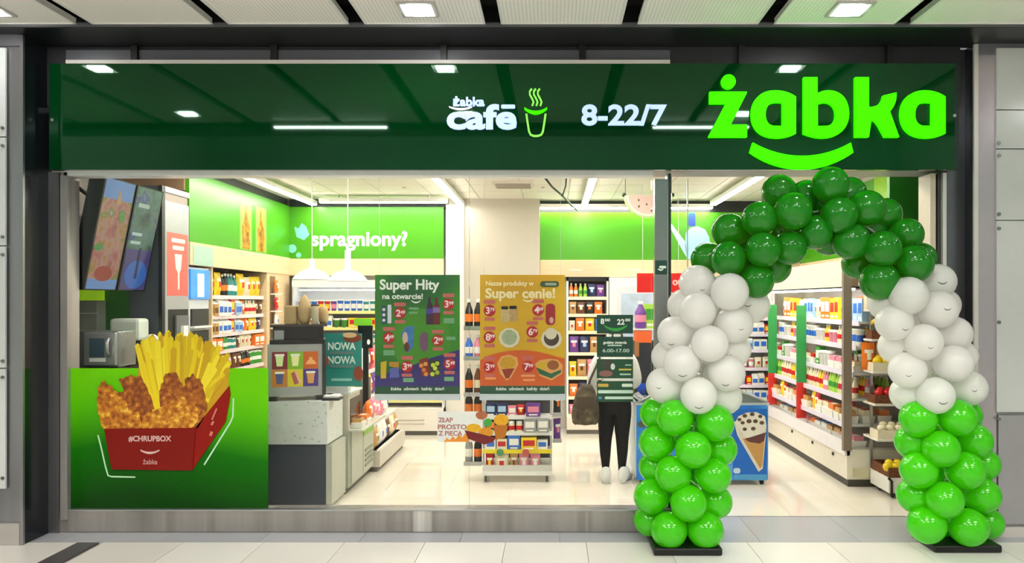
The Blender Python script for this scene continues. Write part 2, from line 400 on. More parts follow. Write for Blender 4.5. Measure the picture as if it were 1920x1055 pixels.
bx('post_edge', (X(1253, 5.87), X(1258, 5.87), 5.86, 6.0, 0, 2.80), M('#1c2420', .3), d1)
bx('post_glass_edge', (X(1251, 5.875), X(1253, 5.875), 5.87, 5.98, 0, 2.80), M('#9fb5a6', .2), d1)
bx('sliding_pane', (X(1259, 6.02), X(1289, 6.02), 6.015, 6.025, .01, 2.78), GLASS, d1)
bx('pane_edge', (X(1288, 6.02), X(1290, 6.02), 6.012, 6.028, .01, 2.78), M('#d7dfda', .2), d1)
bx('door_header', (X(1226, 5.95), X(1770, 5.95), 5.9, 6.2, 2.83, 2.95), M('#9a9a98', .4), d1)
bx('threshold', (.95, 3.0, 6.235, 6.25, -.01, .003), SILVER, d1)
# green box stickers on the post
Qp = front_quad(1229, 488, 1253, 514, 5.875)
t = thing('camera_sticker', 'small dark green sticker with a white camera sign on the door post', 'sticker', P(1241, 514, 5.875))
pr(Qp, 'sheet', rect(1229, 488, 1253, 514), 1, M('#0b3f35', .4), t)
pr(Qp, 'camera_symbol', [rrect(1236, 498, 1249, 503, 2), [(1233, 505), (1239, 508), (1244, 505), (1243, 503), (1239, 505), (1234, 503)]], 2, M('#dfe8e4', .5), t)
t = thing('round_sticker', 'small plain green sticker low on the door post', 'sticker', P(1234, 690, 5.875))
pr(Qp, 'sheet', rrect(1226, 664, 1247, 690, 4), 1, M('#127a4c', .4), t)
pr(Qp, 'dot', circ(1228, 692 - 20, 3.5), 2, M('#dfe8e4', .5), t)
# ----------------------------------------------------------------- the big green sign
YS = 5.72
sg = thing('storefront_sign', 'long glossy dark green shop sign with lit green logo letters above the windows', 'sign', ((X(92, YS) + X(1790, YS)) / 2, YS, Z(318, YS)))
gm = bpy.data.materials.new('glossy_sign_green'); gm.use_nodes = True
gb = gm.node_tree.nodes['Principled BSDF']; nz = gm.node_tree.nodes.new('ShaderNodeTexNoise'); nz.inputs['Scale'].default_value = .9
rp = gm.node_tree.nodes.new('ShaderNodeValToRGB'); rp.color_ramp.elements[0].color = lin('#012a10'); rp.color_ramp.elements[1].color = lin('#034019')
rp.color_ramp.elements[0].position = .35; rp.color_ramp.elements[1].position = .7
gm.node_tree.links.new(nz.outputs['Fac'], rp.inputs[0]); gm.node_tree.links.new(rp.outputs[0], gb.inputs['Base Color'])
gb.inputs['Roughness'].default_value = .035; gb.inputs['Specular IOR Level'].default_value = .5; gb.inputs['Specular Tint'].default_value = lin('#c4ecd4')
bx('panel', (X(92, YS), X(1790, YS), YS, YS + .035, Z(318, YS), Z(119, YS)), gm, sg)
bx('box_body', (X(96, YS), X(1803, YS), YS + .035, YS + .055, Z(316, YS), Z(119, YS)), M('#06251a', .3), sg)
bx('painted_edge_light', (X(125, YS), X(1256, YS), YS - .012, YS + .02, Z(119.5, YS), Z(113, YS)), M('#cfcac4', .4), sg)  # pale strip paints the light caught along the sign's top edge
for px, py in ((99, 225), (1789, 217)): MB().lathe([(.012, 0), (.012, .006), (.007, .01)], 12, (X(px, YS), YS - .01, Z(py, YS)), axis='y').build('screw', SILVER, sg)
Qs = front_quad(92, 119, 1790, 318, YS)
LIT = M('#38ff00', .6, emit=1.0, var=0, spec=.05, name='lit_green'); LITW = M('#b4ccff', .4, emit=.68, var=.05, name='lit_white')
LITG = M('#8df05a', .4, emit=.45, var=.05, name='lit_pale_green')
def zz(pts): return [(1300 + x / 3.84, 130 + y / 3.84) for x, y in pts]
def aletter(dx):
    o = [(728, 205)] + bez((728, 205), (680, 172), (630, 160), (575, 160)) + bez((575, 160), (465, 160), (408, 235), (408, 330)) + bez((408, 330), (408, 430), (470, 502), (590, 502)) + bez((590, 502), (645, 502), (690, 490), (728, 470))
    o = o[1:] + [(728, 470)]
    i = bez((632, 248), (600, 246), (590, 246), (580, 247), 3) + bez((580, 247), (530, 250), (511, 285), (511, 332)) + bez((511, 332), (511, 380), (530, 415), (585, 415)) + [(632, 415)]
    return [zz([(x + dx, y) for x, y in o]), zz([(x + dx, y) for x, y in i])]
TD = .035
letter(Qs, 'letter', [zz([(110, 170), (376, 170), (376, 180), (262, 405), (378, 405), (378, 495), (105, 495), (103, 488), (226, 255), (110, 255)])], 26, LIT, sg, TD)
letter(Qs, 'letter_dot', [zz(circ(246, 97, 51, n=32))], 26, LIT, sg, TD)
letter(Qs, 'letter', aletter(0), 26, LIT, sg, TD)
bo = [(783, 66), (882, 66), (882, 180)] + bez((882, 180), (910, 165), (940, 159), (970, 160)) + bez((970, 160), (1060, 165), (1108, 235), (1108, 325)) + bez((1108, 325), (1108, 430), (1040, 502), (920, 502)) + bez((920, 502), (870, 500), (830, 490), (783, 470)) + [(783, 470)]
bi = [(884, 262)] + bez((884, 262), (910, 250), (925, 247), (940, 247), 4) + bez((940, 247), (990, 250), (1012, 290), (1012, 335)) + bez((1012, 335), (1012, 385), (985, 415), (930, 416)) + [(884, 416)]
letter(Qs, 'letter', [zz(bo), zz(bi)], 26, LIT, sg, TD)
ko = [(1152, 66), (1250, 66), (1250, 280)] + bez((1250, 280), (1330, 278), (1355, 235), (1355, 175)) + [(1447, 175)] + bez((1447, 175), (1450, 240), (1430, 285), (1385, 328)) + [(1467, 495), (1365, 495)] + bez((1365, 495), (1310, 395), (1305, 368), (1250, 366)) + [(1250, 495), (1152, 495)]
letter(Qs, 'letter', [zz(ko)], 26, LIT, sg, TD)
letter(Qs, 'letter', aletter(1070), 26, LIT, sg, TD)
so = bez((420, 533), (640, 660), (900, 660), (1120, 533), 20) + [(1120, 533), (1139, 605)] + bez((1139, 605), (920, 765), (620, 765), (398, 603), 20) + [(398, 603)]
letter(Qs, 'smile', [zz(so)], 26, LIT, sg, TD)
# cafe lettering, cup symbol, opening hours
ptxt(Qs, 'lettering', 'cafe', 838, 241, 62, 12, LITW, sg, w=131, bold=.035, t=.016)
pr(Qs, 'accent', rrect(940, 197, 966, 204, 2), 12, LITW, sg, .016)
ptxt(Qs, 'lettering', 'żabka', 850, 199, 23, 12, LITW, sg, w=59, bold=.03, t=.016)
pr(Qs, 'smile', smile(864, 201, 44, 4.5, 4), 13, M('#e7e2dd', .4, emit=.5, var=0), sg, .016)
def stroke(pts, w):
    L = []; R = []
    for i, p in enumerate(pts):
        a = pts[max(i - 1, 0)]; b = pts[min(i + 1, len(pts) - 1)]; dx, dy = b[0] - a[0], b[1] - a[1]; l = math.hypot(dx, dy) or 1
        L.append((p[0] - dy / l * w / 2, p[1] + dx / l * w / 2)); R.append((p[0] + dy / l * w / 2, p[1] - dx / l * w / 2))
    return L + R[::-1]
pr(Qs, 'cup', stroke([(987, 214), (989, 228), (992, 247), (995, 253), (1001, 255.5), (1008, 255.5), (1015, 253), (1018, 247), (1021, 228), (1023, 214)], 3.6), 12, LITG, sg, .016)
pr(Qs, 'cup_smile', smile(1004.5, 204, 43, 8, 7), 12, LIT, sg, .016)
for dx in (0, 7.5, 15): pr(Qs, 'steam', stroke([(997 + dx, 167), (993.5 + dx, 172), (993.5 + dx, 178), (998 + dx, 186), (1000.5 + dx, 192), (998 + dx, 199)], 3.2), 12, LITG, sg, .016)
ptxt(Qs, 'opening_hours', '8-22/7', 1090, 234, 52, 12, LITW, sg, w=160, bold=.03, t=.016)
# ----------------------------------------------------------------- balloon arch
ar = thing('balloon_arch', 'balloon arch in dark green, white and light green standing before the open door', 'balloon arch', (X(1530, 5.5), 5.5, 0))
def balloon_mat(name, c, tr, rough=.13, tcol=None):
    return M(c, rough, var=.03, scale=3, trans=tr, coat=.5, name=name, tcol=tcol)
BAL = {'d': balloon_mat('balloon_dark_green', '#0f981c', .42, tcol='#8fb810'), 'w': balloon_mat('balloon_white', '#fbfaf8', .4, .3), 'g': balloon_mat('balloon_light_green', '#4fe012', .36, tcol='#9cf030')}
def balloon_mesh(k):
    prof = [(.0, .122), (.03, .118), (.06, .106), (.088, .083), (.108, .052), (.118, .018), (.118, -.012), (.110, -.042), (.092, -.075), (.066, -.104), (.036, -.128), (.016, -.142), (.008, -.148)]
    m = MB(); m.lathe(prof, 28, cap=False)
    return m.mesh('balloon', BAL[k])
BM = {k: balloon_mesh(k) for k in BAL}
km = {k: MB().lathe([(.006, -.146), (.012, -.154), (.014, -.16), (.004, -.162)], 8).mesh('knot', BAL[k]) for k in BAL}
AR = Vector(ar.location)
def put(px, py, rp, dep, k, axis):
    """centre pixel, radius in pixels, depth offset from the arch axis, colour, axis point (px,py,Y)"""
    Y = axis[2] + dep
    c = Vector(P(px, py, Y)); a = Vector(P(*axis)); d = (c - a)
    if d.length < .03: d = Vector((0, -1, .1))
    d.normalize()
    if dep < 0 and abs(d.y) < .35: d = (d + Vector((0, -.5, 0))).normalized()
    o = bpy.data.objects.new('balloon', BM[k]); COL.objects.link(o); o.parent = ar
    s = rp * 1.1 * Y / F / .118
    q = d.to_track_quat('Z', 'Y')
    o.location = c - AR; o.rotation_mode = 'QUATERNION'; o.rotation_quaternion = q; o.scale = (s, s, s)
    kn = bpy.data.objects.new('knot', km[k]); COL.objects.link(kn); kn.parent = o
    return o
YL, YR = 5.50, 5.50
fr, hf, sd, bk = -.19, -.13, -.01, .10
LAY = [ # left column, per layer: colour, axis px, list of (px,py,r,depth)
 ('g', 1286, 985, [(1255, 993, 31, hf), (1322, 993, 31, hf), (1219, 975, 27, bk), (1310, 978, 28, bk)]),
 ('g', 1285, 936, [(1291, 943, 31, fr), (1222, 930, 30, sd), (1340, 940, 29, sd), (1284, 928, 28, .18)]),
 ('g', 1296, 884, [(1262, 888, 31, hf), (1337, 891, 30, hf), (1228, 875, 27, bk), (1318, 878, 28, bk)]),
 ('g', 1296, 835, [(1300, 843, 31, fr), (1231, 830, 30, sd), (1349, 841, 29, sd), (1292, 826, 28, .18)]),
 ('g', 1304, 784, [(1265, 783, 31, hf), (1341, 793, 31, hf), (1231, 775, 28, bk), (1322, 778, 28, bk)]),
 ('w', 1306, 735, [(1310, 741, 31, fr), (1246, 722, 31, sd), (1357, 744, 30, sd), (1302, 728, 28, .18)]),
 ('w', 1320, 684, [(1279, 681, 31, hf), (1362, 699, 31, hf), (1254, 669, 29, bk), (1340, 684, 28, bk)]),
 ('w', 1325, 636, [(1331, 644, 31, fr), (1266, 625, 30, sd), (1374, 655, 30, sd), (1320, 630, 28, .18)]),
 ('w', 1345, 588, [(1309, 582, 31, hf), (1377, 608, 31, hf), (1284, 573, 29, bk), (1365, 590, 28, bk)]),
 ('w', 1362, 548, [(1308, 531, 31, sd), (1368, 547, 32, fr), (1409, 572, 30, .02), (1358, 545, 28, .18)]),
]
LAYR = [
 ('g', 1778, 982, [(1738, 983, 32, hf), (1815, 988, 32, hf), (1850, 980, 27, bk), (1765, 975, 28, bk)]),
 ('g', 1776, 932, [(1771, 937, 31, fr), (1716, 928, 30, sd), (1839, 928, 31, sd), (1778, 925, 28, .18)]),
 ('g', 1768, 878, [(1723, 881, 31, hf), (1809, 882, 32, hf), (1842, 870, 28, bk), (1758, 872, 28, bk)]),
 ('g', 1768, 830, [(1764, 841, 31, fr), (1712, 828, 30, sd), (1825, 826, 30, sd), (1770, 822, 28, .18)]),
 ('g', 1762, 782, [(1722, 785, 31, hf), (1793, 783, 32, hf), (1808, 778, 28, bk), (1745, 775, 28, bk)]),
 ('w', 1758, 735, [(1754, 741, 31, fr), (1703, 738, 30, sd), (1815, 727, 30, sd), (1760, 725, 28, .18)]),
 ('w', 1745, 686, [(1702, 693, 31, hf), (1788, 681, 31, hf), (1800, 668, 28, bk), (1735, 678, 28, bk)]),
 ('w', 1736, 636, [(1732, 641, 31, fr), (1681, 649, 30, sd), (1787, 626, 30, sd), (1735, 626, 28, .18)]),
 ('w', 1722, 590, [(1677, 604, 31, hf), (1759, 580, 32, hf), (1768, 572, 28, bk), (1712, 585, 28, bk)]),
 ('w', 1712, 548, [(1704, 554, 32, fr), (1757, 528, 30, sd), (1661, 568, 29, sd), (1715, 545, 28, .18)]),
]
WB = []
for LL, YA in ((LAY, YL), (LAYR, YR)):
    for k, ax, ay, lst in LL:
        for px, py, r, d in lst:
            o = put(px, py, r, d, k, (ax, ay, YA))
            if k == 'w' and d < .1: WB.append(o)
TOP = [(1366, 485, 30, hf, 1385, 470), (1327, 485, 28, bk, 1380, 470), (1430, 468, 30, fr, 1410, 455), (1419, 526, 29, hf, 1405, 480), (1452, 500, 28, bk, 1420, 470),
 (1368, 433, 30, .05, 1410, 445), (1424, 411, 30, hf, 1435, 430), (1480, 464, 29, hf, 1460, 430), (1461, 361, 30, .08, 1475, 395), (1487, 396, 32, fr, 1490, 410),
 (1529, 435, 29, hf, 1525, 405), (1512, 370, 29, bk, 1520, 395), (1557, 347, 31, hf, 1550, 380), (1573, 403, 31, fr, 1565, 390), (1625, 391, 31, hf, 1610, 400),
 (1659, 402, 28, bk, 1630, 405), (1595, 451, 32, hf, 1600, 425), (1655, 466, 31, fr, 1650, 455), (1699, 440, 28, sd, 1665, 450), (1713, 494, 32, hf, 1690, 480),
 (1649, 526, 33, hf, 1670, 490), (1609, 493, 27, bk, 1640, 470), (1724, 485, 28, bk, 1690, 480), (1536, 377, 29, bk, 1545, 390), (1592, 364, 29, bk, 1580, 390),
 (1553, 448, 27, bk, 1560, 410), (1640, 430, 29, .16, 1630, 430), (1405, 462, 30, .16, 1410, 450), (1455, 420, 30, .16, 1455, 415), (1500, 440, 28, .16, 1500, 410), (1690, 515, 29, .14, 1690, 490), (1385, 505, 29, .14, 1385, 490), (1575, 425, 29, .15, 1580, 410), (1670, 495, 29, .16, 1670, 480)]
for px, py, r, d, ax, ay in TOP: put(px, py, r, d, 'd', (ax, ay, 5.53))
def base_plate(x0, x1, y0, y1):
    m = MB(); m.bbox(x0, x1, y0, y1, 0, .055, .012); m.build('base_plate', M('#050506', .45), ar)
    m = MB(); m.lathe([(.03, .055), (.03, .08), (.012, .085), (.012, .2)], 14, ((x0 + x1) / 2, (y0 + y1) / 2, 0)); m.build('pole_socket', BLACK, ar)
base_plate(X(1226, 5.27), X(1355, 5.27) , 5.27, 5.75)
base_plate(X(1753, 5.33), X(1880, 5.33), 5.33, 5.69)
poleL = [P(a, b, YL) for _, a, b, _ in LAY] + [P(a, b, 5.53) for a, b in ((1385, 490), (1405, 455), (1440, 425), (1490, 405), (1550, 392), (1600, 405), (1645, 440), (1680, 485))] + [P(a, b, YR) for _, a, b, _ in LAYR[::-1]]
MB().tube(poleL, .007, 8).build('frame_pole', M('#d8d8d4', .5), ar)
# printed marks curving over the skin of some balloons
def skin_print(o, dirv, shapes, size, matp):
    R = o.rotation_quaternion.to_matrix().inverted(); d = (R @ Vector(dirv)).normalized(); up = R @ Vector((0, 0, 1)); rt = d.cross(up).normalized() * -1; up = (rt.cross(d)).normalized() * -1
    if (o.rotation_quaternion @ up).z < 0: up = -up
    if (o.rotation_quaternion @ rt).x < 0: rt = -rt
    m = MB()
    for s in shapes:
        vs = []
        for x, y in s: vs.append((d * .118 + rt * x * size + up * y * size).normalized() * .1225)
        n = len(vs) // 2
        m.add(vs, [(i, i + 1, 2 * n - 2 - i, 2 * n - 1 - i) for i in range(n - 1)])
    ob = bpy.data.objects.new('printed_mark', m.mesh('printed_mark', matp)); COL.objects.link(ob); ob.parent = o
    return ob
INK = M('#585b5a', .5)
for i, o in enumerate(WB):
    if i % 3 == 2: continue
    a = random.uniform(-.5, .5); b = random.uniform(-.35, .45)
    dv = (math.sin(a), -math.cos(a), b - .3)
    skin_print(o, dv, [[(-.6 + .15 * j, -.25 * (1 - (j / 4 - 1) ** 2)) for j in range(9)] + [(-.6 + .15 * j, -.1 - .3 * (1 - (j / 4 - 1) ** 2)) for j in range(8, -1, -1)]], random.choice((.026, .036, .044)), INK)
# ================================================================= SHOP INTERIOR
YB = 10.6                                            # back wall
sf = sempty('shop_floor', (0, 8, 0))
bx('floor_slab', (-4.6, 3.7, 6.25, YB, -.12, -.006), M('#cfc7b8', .5), sf)
FT = [M('#e9e2d4', .07, var=.02, scale=3), M('#e6dfd0', .08, var=.02, scale=3)]
for ix in range(14):
    for iy in range(8):
        x0 = -4.6 + .6 * ix; y0 = 6.252 + .6 * iy
        if y0 > YB: continue
        bx('floor_tile', (x0, min(x0 + .5985, 3.7), y0, min(y0 + .5985, YB), -.02, 0), FT[(ix + iy) % 2], sf)
sc = sempty('shop_ceiling', (0, 8, 3.2))
CT = M('#e3dfd2', .7, var=.03, scale=30, bump=.1)
for ix in range(14):
    for iy in range(8):
        x0 = -4.6 + .6 * ix; y0 = 6.0 + .6 * iy
        bx('ceiling_tile', (x0 + .008, min(x0 + .592, 3.7), y0 + .008, min(y0 + .592, YB), 3.2, 3.22), CT, sc)
bx('ceiling_grid', (-4.6, 3.7, 5.98, YB, 3.207, 3.24), M('#c9c5b9', .5), sc)
PLAST = M('#e8e2d6', .6, var=.02)
wb = struct(bx('wall_back_shop', (-4.6, 3.7, YB, YB + .15, 0, 3.3), PLAST))
struct(bx('wall_left_shop', (-4.75, -4.6, 6.0, YB, 0, 3.3), PLAST))
struct(bx('wall_right_shop', (3.55, 3.7, 6.0, YB, 0, 3.3), PLAST))
# wall above the windows, behind the sign
struct(bx('wall_front', (-4.7, 3.6, 5.96, 6.0, 2.84, 3.3), M('#c9c6bd', .6)))
cl = struct(bx('column_centre', (X(836, 10.0), X(1012, 10.3), 10.25, YB, 0, 3.2), M('#c0b8a8', .55, var=.03)))
bx('column_panel', (X(836, 10.2), X(870, 10.2), 10.2, 10.26, 0, 3.12), M('#e9e4da', .4), cl)
# fascias: green print band and a wooden band under it
FG = M('#479a0a', .35, var=.05, scale=1.2)
def ftag(o, label): return tag(o, label, 'fascia board', 'fascia boards over the shelves')
XL = -3.62
f1 = thing('fascia_board', 'green fascia with drink pictures and a wooden strip along the left wall', 'fascia board', (XL, 8.8, 2.16))
bx('green_panel', (XL - .04, XL, 7.43, 10.25, 2.39, 3.10), FG, f1)
bx('wood_panel', (XL - .04, XL + .01, 7.43, 10.25, 2.16, 2.39), WOOD, f1)
bx('upper_dark_strip', (XL - .3, XL - .03, 7.43, 10.25, 3.10, 3.2), DARK, f1)
Qf = Quad((XL, 7.43, 3.10), (XL, 10.25, 3.10), (XL, 7.43, 2.39), (0, 0, 400, 100))
AMB = ramp_mat('printed_beer', [(.3, '#4d3408'), (.5, '#a8690a'), (.7, '#d9a52c')], 12, .4)
for u in (170, 235):
    pr(Qf, 'picture', rect(u, 20, u + 48, 98), 1, M('#8edc50', .4), f1)
    pr(Qf, 'bottle_picture', [(u + 10, 97), (u + 8, 60), (u + 18, 45), (u + 20, 25), (u + 28, 25), (u + 30, 45), (u + 40, 60), (u + 40, 97)], 2, AMB, f1)
pr(Qf, 'picture', rect(8, 104, 70, 132), 9, M('#a9c7b6', .5), f1)
YF = 10.25
f2 = thing('fascia_board', 'green fascia with a white question lettered on it above the back wall fridge', 'fascia board', (-2.5, YF, 2.16))
bx('green_panel', (XL, X(832, YF), YF, YF + .04, 2.38, 3.09), FG, f2)
bx('wood_panel', (XL, X(832, YF), YF - .01, YF + .04, 2.15, 2.38), WOOD, f2)
bx('upper_dark_strip', (XL, X(838, YF), YF + .02, YF + .2, 3.09, 3.2), DARK, f2)
Q2 = front_quad(545, 388, 832, 487, YF)
ptxt(Q2, 'lettering', 'spragniony?', 584, 460, 38, 2, M('#f3f7ee', .5), f2, w=180, bold=.03)
pr(Q2, 'splash_picture', [[(552, 425), (560, 428), (566, 418), (574, 424), (580, 440), (570, 450), (556, 444)], circ(548, 466, 8), circ(560, 478, 5)], 2, M('#7fe0c8', .4), f2)
YF2 = 10.45
f3 = thing('fascia_board', 'green fascia with a blue water bottle picture on the right of the back wall', 'fascia board', (1.2, YF2, 2.1))
bx('green_panel', (X(1013, YF2), 3.45, YF2, YF2 + .04, Z(487, YF2), Z(398, YF2)), FG, f3)
bx('wood_panel', (X(1013, YF2), 3.45, YF2 - .01, YF2 + .04, Z(519, YF2), Z(487, YF2)), WOOD, f3)
bx('upper_dark_strip', (X(1013, YF2), 3.45, YF2 + .02, YF2 + .14, Z(398, YF2), 3.2), DARK, f3)
Q3 = front_quad(1013, 398, 1440, 487, YF2)
pr(Q3, 'bottle_picture', [(1290, 486), (1284, 460), (1286, 436), (1296, 426), (1308, 424), (1322, 430), (1330, 445), (1334, 486)], 1, M('#9fd0f2', .4), f3)
pr(Q3, 'bottle_cap_picture', rrect(1291, 399, 1304, 424, 3), 2, M('#1440a8', .4), f3)
pr(Q3, 'water_picture', [(1258, 418), (1275, 440), (1284, 452), (1290, 486), (1280, 470), (1264, 440), (1258, 430)], 1, M('#b4dcf0', .4), f3)
for px in (1078, 1190): ptxt(Q3, 'aisle_lettering', '——', px - 10, 511, 20, 8, M('#f6efe2', .5), f3, w=24)
f4 = thing('fascia_board', 'green fascia along the right wall behind the balloon arch', 'fascia board', (3.5, 9, 2.2))
bx('green_panel', (3.46, 3.5, 7.55, YF2, 2.32, 3.12), FG, f4)
bx('bright_end', (3.44, 3.46, 7.55, 8.0, 2.32, 3.12), M('#8cc40c', .3), f4)
bx('wood_panel', (3.45, 3.5, 7.55, YF2, 2.21, 2.32), WOOD, f4)
struct(bx('wall_door_pocket', (X(1668, 6.45), 3.6, 6.45, 6.5, 1.95, 3.2), M('#1d7a12', .4, var=.05)))
# ceiling strip lamps
EL = M('#fffaf0', .5, emit=LAMP_SHOP, var=0, name='lamp_diffuser')
def strip(xa, xb, ya, yb, label, z=3.1):
    t = thing('strip_lamp', label, 'lamp', ((xa + xb) / 2, (ya + yb) / 2, z), 'ceiling strip lamps of the shop')
    bx('housing', (xa - .006, xb + .006, ya - .01, yb + .01, z + .012, z + .06), WHITE, t)
    bx('diffuser', (xa, xb, ya, yb, z, z + .014), EL, t)
    for u in (.15, .85):
        xx = xa + (xb - xa) * u if xb - xa > yb - ya else (xa + xb) / 2; yy = ya + (yb - ya) * u if yb - ya > xb - xa else (ya + yb) / 2
        MB().tube([(xx, yy, z + .05), (xx, yy, 3.2)], .005, 6).build('hanger', SILVER, t)
for xc, yb, ys_, lab in ((-3.25, 10.15, 6.35, 'white strip lamp running along the left fascia'), (-1.255, 10.3, 6.35, 'slanting white strip lamp over the green poster, running to the back'), (.43, 10.3, 6.35, 'white strip lamp running to the back over the customer'), (2.18, 10.17, 7.4, 'white strip lamp running to the back beside the arch top')):
    strip(xc - .036, xc + .036, ys_, yb, lab)
bx('added_front_lamp_housing', (-2.61, 2.91, 6.61, 6.70, 3.112, 3.2), WHITE, sc); bx('added_front_lamp_diffuser', (-2.6, 2.9, 6.62, 6.69, 3.1, 3.114), EL, sc)  # unseen cross lamp added behind the sign to brighten counter and goods fronts
strip(X(600, 9.9), X(838, 9.9), 9.87, 9.94, 'white strip lamp across the ceiling above the lettered green fascia')
strip(X(900, 10.4), X(1335, 10.4), 10.36, 10.43, 'white strip lamp across the ceiling above the plain green fascia', Z(391, 10.4))
t = thing('air_vent', 'pale ceiling air vent with slats over the middle aisle', 'vent', (X(962, 8.9), 8.9, 3.17))
bx('frame', (X(925, 8.9), X(1000, 8.9), 8.7, 9.1, 3.17, 3.2), M('#d8cdbf', .5), t)
for i in range(6): bx('slat', (X(930, 8.9), X(995, 8.9), 8.73 + .06 * i, 8.76 + .06 * i, 3.16, 3.172), M('#a89c8e', .5), t)
m = MB(); m.tube([P(1021, 332, 8.2), P(1035, 350, 8.5), P(1055, 367, 8.9), P(1072, 385, 9.5), P(1082, 394, 10.0)], .012, 6); m.tube([P(1062, 330, 8.25), P(1061, 348, 8.5), P(1055, 367, 8.9)], .01, 6)
tag(m.build('ceiling_cable', DARK), 'dark forked cable hanging loosely under the shop ceiling', 'cable')
for i, (px, py, yy) in enumerate(((758, 352, 9.2), (1018, 352, 9.2))):
    tag(MB().lathe([(.02, 0), (.03, .02), (.015, .03), (.015, Z(py, yy) * 0 + 3.2 - Z(py, yy))], 10, P(px, py, yy)).build('sprinkler', M('#8d8a80', .4)), ('small ceiling sprinkler above the green poster', 'small ceiling sprinkler above the yellow poster')[i], 'sprinkler', 'ceiling sprinklers')
# ----------------------------------------------------------------- goods
CN = {'red': '#c8191c', 'orange': '#ee7a1b', 'yellow': '#f2cf1d', 'green': '#3f9a35', 'lime': '#a6d64a', 'blue': '#2f6fd0', 'pale blue': '#a9cdea', 'purple': '#6d3a93', 'pink': '#e98aa4', 'white': '#f3f1ea', 'brown': '#6d4021', 'black': '#17171a', 'teal': '#2b8f8c', 'cream': '#eadfbe', 'tan': '#c79a5d', 'grey': '#9a9b9e', 'navy': '#1e2a5a'}
def cm(n, r=.35): return M(CN[n], r)
GM = {}
ACC = {'red': 'yellow', 'orange': 'white', 'yellow': 'red', 'green': 'white', 'lime': 'green', 'blue': 'white', 'pale blue': 'blue', 'purple': 'pink', 'pink': 'white', 'white': 'blue', 'brown': 'cream', 'black': 'orange', 'teal': 'white', 'cream': 'red', 'tan': 'brown', 'grey': 'white', 'navy': 'pale blue'}
def goods_mesh(kind, c, w, h):
    key = (kind, c, round(w, 3), round(h, 3))
    if key in GM: return GM[key]
    m = MB(); r = w / 2; mats = [cm(c), cm(ACC[c]), cm('white')]
    if kind == 'bottle':
        m.lathe([(r * .9, 0), (r, h * .04), (r, h * .22), (r * 1.01, h * .24), (r * 1.01, h * .5), (r, h * .52), (r * .95, h * .62), (r * .45, h * .82), (r * .36, h * .88), (r * .42, h * .885), (r * .42, h)], 12, mats=[0, 0, 0, 1, 0, 0, 0, 0, 2, 2])
    elif kind == 'can':
        m.lathe([(r * .8, 0), (r, h * .07), (r, h * .35), (r, h * .6), (r, h * .9), (r * .86, h * .98), (r * .86, h)], 12, mats=[2, 0, 1, 0, 2, 2])
    elif kind == 'jar':
        m.lathe([(r * .9, 0), (r, h * .05), (r, h * .2), (r * 1.01, h * .22), (r * 1.01, h * .6), (r, h * .62), (r * .9, h * .78), (r * .92, h * .8), (r * .92, h)], 12, mats=[0, 0, 0, 1, 0, 0, 2, 2])
    elif kind == 'cup':
        m.lathe([(r * .72, 0), (r * .8, h * .25), (r * .9, h * .65), (r * .97, h * .9), (r * 1.05, h * .92), (r * 1.05, h)], 12, mats=[0, 1, 0, 2, 2])
    elif kind == 'carton':
        d = r * .9; m.box(-r, r, -d, d, 0, h * .8); m.box(-r * .8, r * .8, -d - .001, -d + .002, h * .2, h * .55, 1)
        m.add([(-r, -d, h * .8), (r, -d, h * .8), (r, d, h * .8), (-r, d, h * .8), (-r, 0, h * .95), (r, 0, h * .95), (-r, 0, h), (r, 0, h)], [(0, 1, 5, 4), (2, 3, 4, 5), (4, 5, 7, 6), (0, 4, 3), (1, 2, 5)], 2)
    elif kind == 'box':
        d = r * .7; m.box(-r, r, -d, d, 0, h); m.box(-r * .75, r * .75, -d - .0015, -d, h * .35, h * .8, 1); m.box(-r * .6, r * .6, -d - .0015, -d, h * .1, h * .2, 2)
    elif kind == 'bag':
        nx, nz = 6, 8; d = r * .5
        for sgn in (-1, 1):
            vs = []; 
            for j in range(nz + 1):
                v = j / nz
                for i in range(nx + 1):
                    u = i / nx; th = d * (math.sin(math.pi * u) ** .6) * (math.sin(math.pi * min(max((v - .06) / .88, 0), 1)) ** .5)
                    vs.append(((u - .5) * w * (1 - .06 * math.sin(math.pi * v)), sgn * (th + .001), v * h))
            for j in range(nz):
                for i in range(nx):
                    a = j * (nx + 1) + i; f = (a, a + 1, a + nx + 2, a + nx + 1)
                    mi = 1 if (3 <= j <= 4 and 2 <= i <= 3) else (2 if j == 5 and 1 <= i <= 4 else 0)
                    m.add([vs[q] for q in (f if sgn < 0 else f[::-1])], [(0, 1, 2, 3)], mi, True)
    elif kind == 'tub':
        m.lathe([(r * .8, 0), (r * .95, h * .8), (r * 1.04, h * .82), (r * 1.04, h)], 14, mats=[0, 1, 2])
    elif kind == 'tray':
        d = r * .8
        m.add([(-r * .85, -d * .85, 0), (r * .85, -d * .85, 0), (r * .85, d * .85, 0), (-r * .85, d * .85, 0), (-r, -d, h * .6), (r, -d, h * .6), (r, d, h * .6), (-r, d, h * .6)], [(3, 2, 1, 0), (0, 1, 5, 4), (1, 2, 6, 5), (2, 3, 7, 6), (3, 0, 4, 7), (4, 5, 6, 7)], 2)
        m.box(-r * .8, r * .8, -d * .7, d * .7, h * .55, h, 0); m.box(-r * .5, r * .5, -d * .4, d * .4, h, h * 1.04, 1)
    elif kind in ('apple', 'orange', 'tomato', 'potato', 'lemon'):
        m.lathe([(r * .05, h * .06), (r * .5, 0), (r * .86, h * .2), (r, h * .5), (r * .86, h * .8), (r * .45, h * .98), (r * .06, h * .9)], 12)
        mats[0] = cm(c, .3)
    GM[key] = m.mesh(kind, mats); return GM[key]
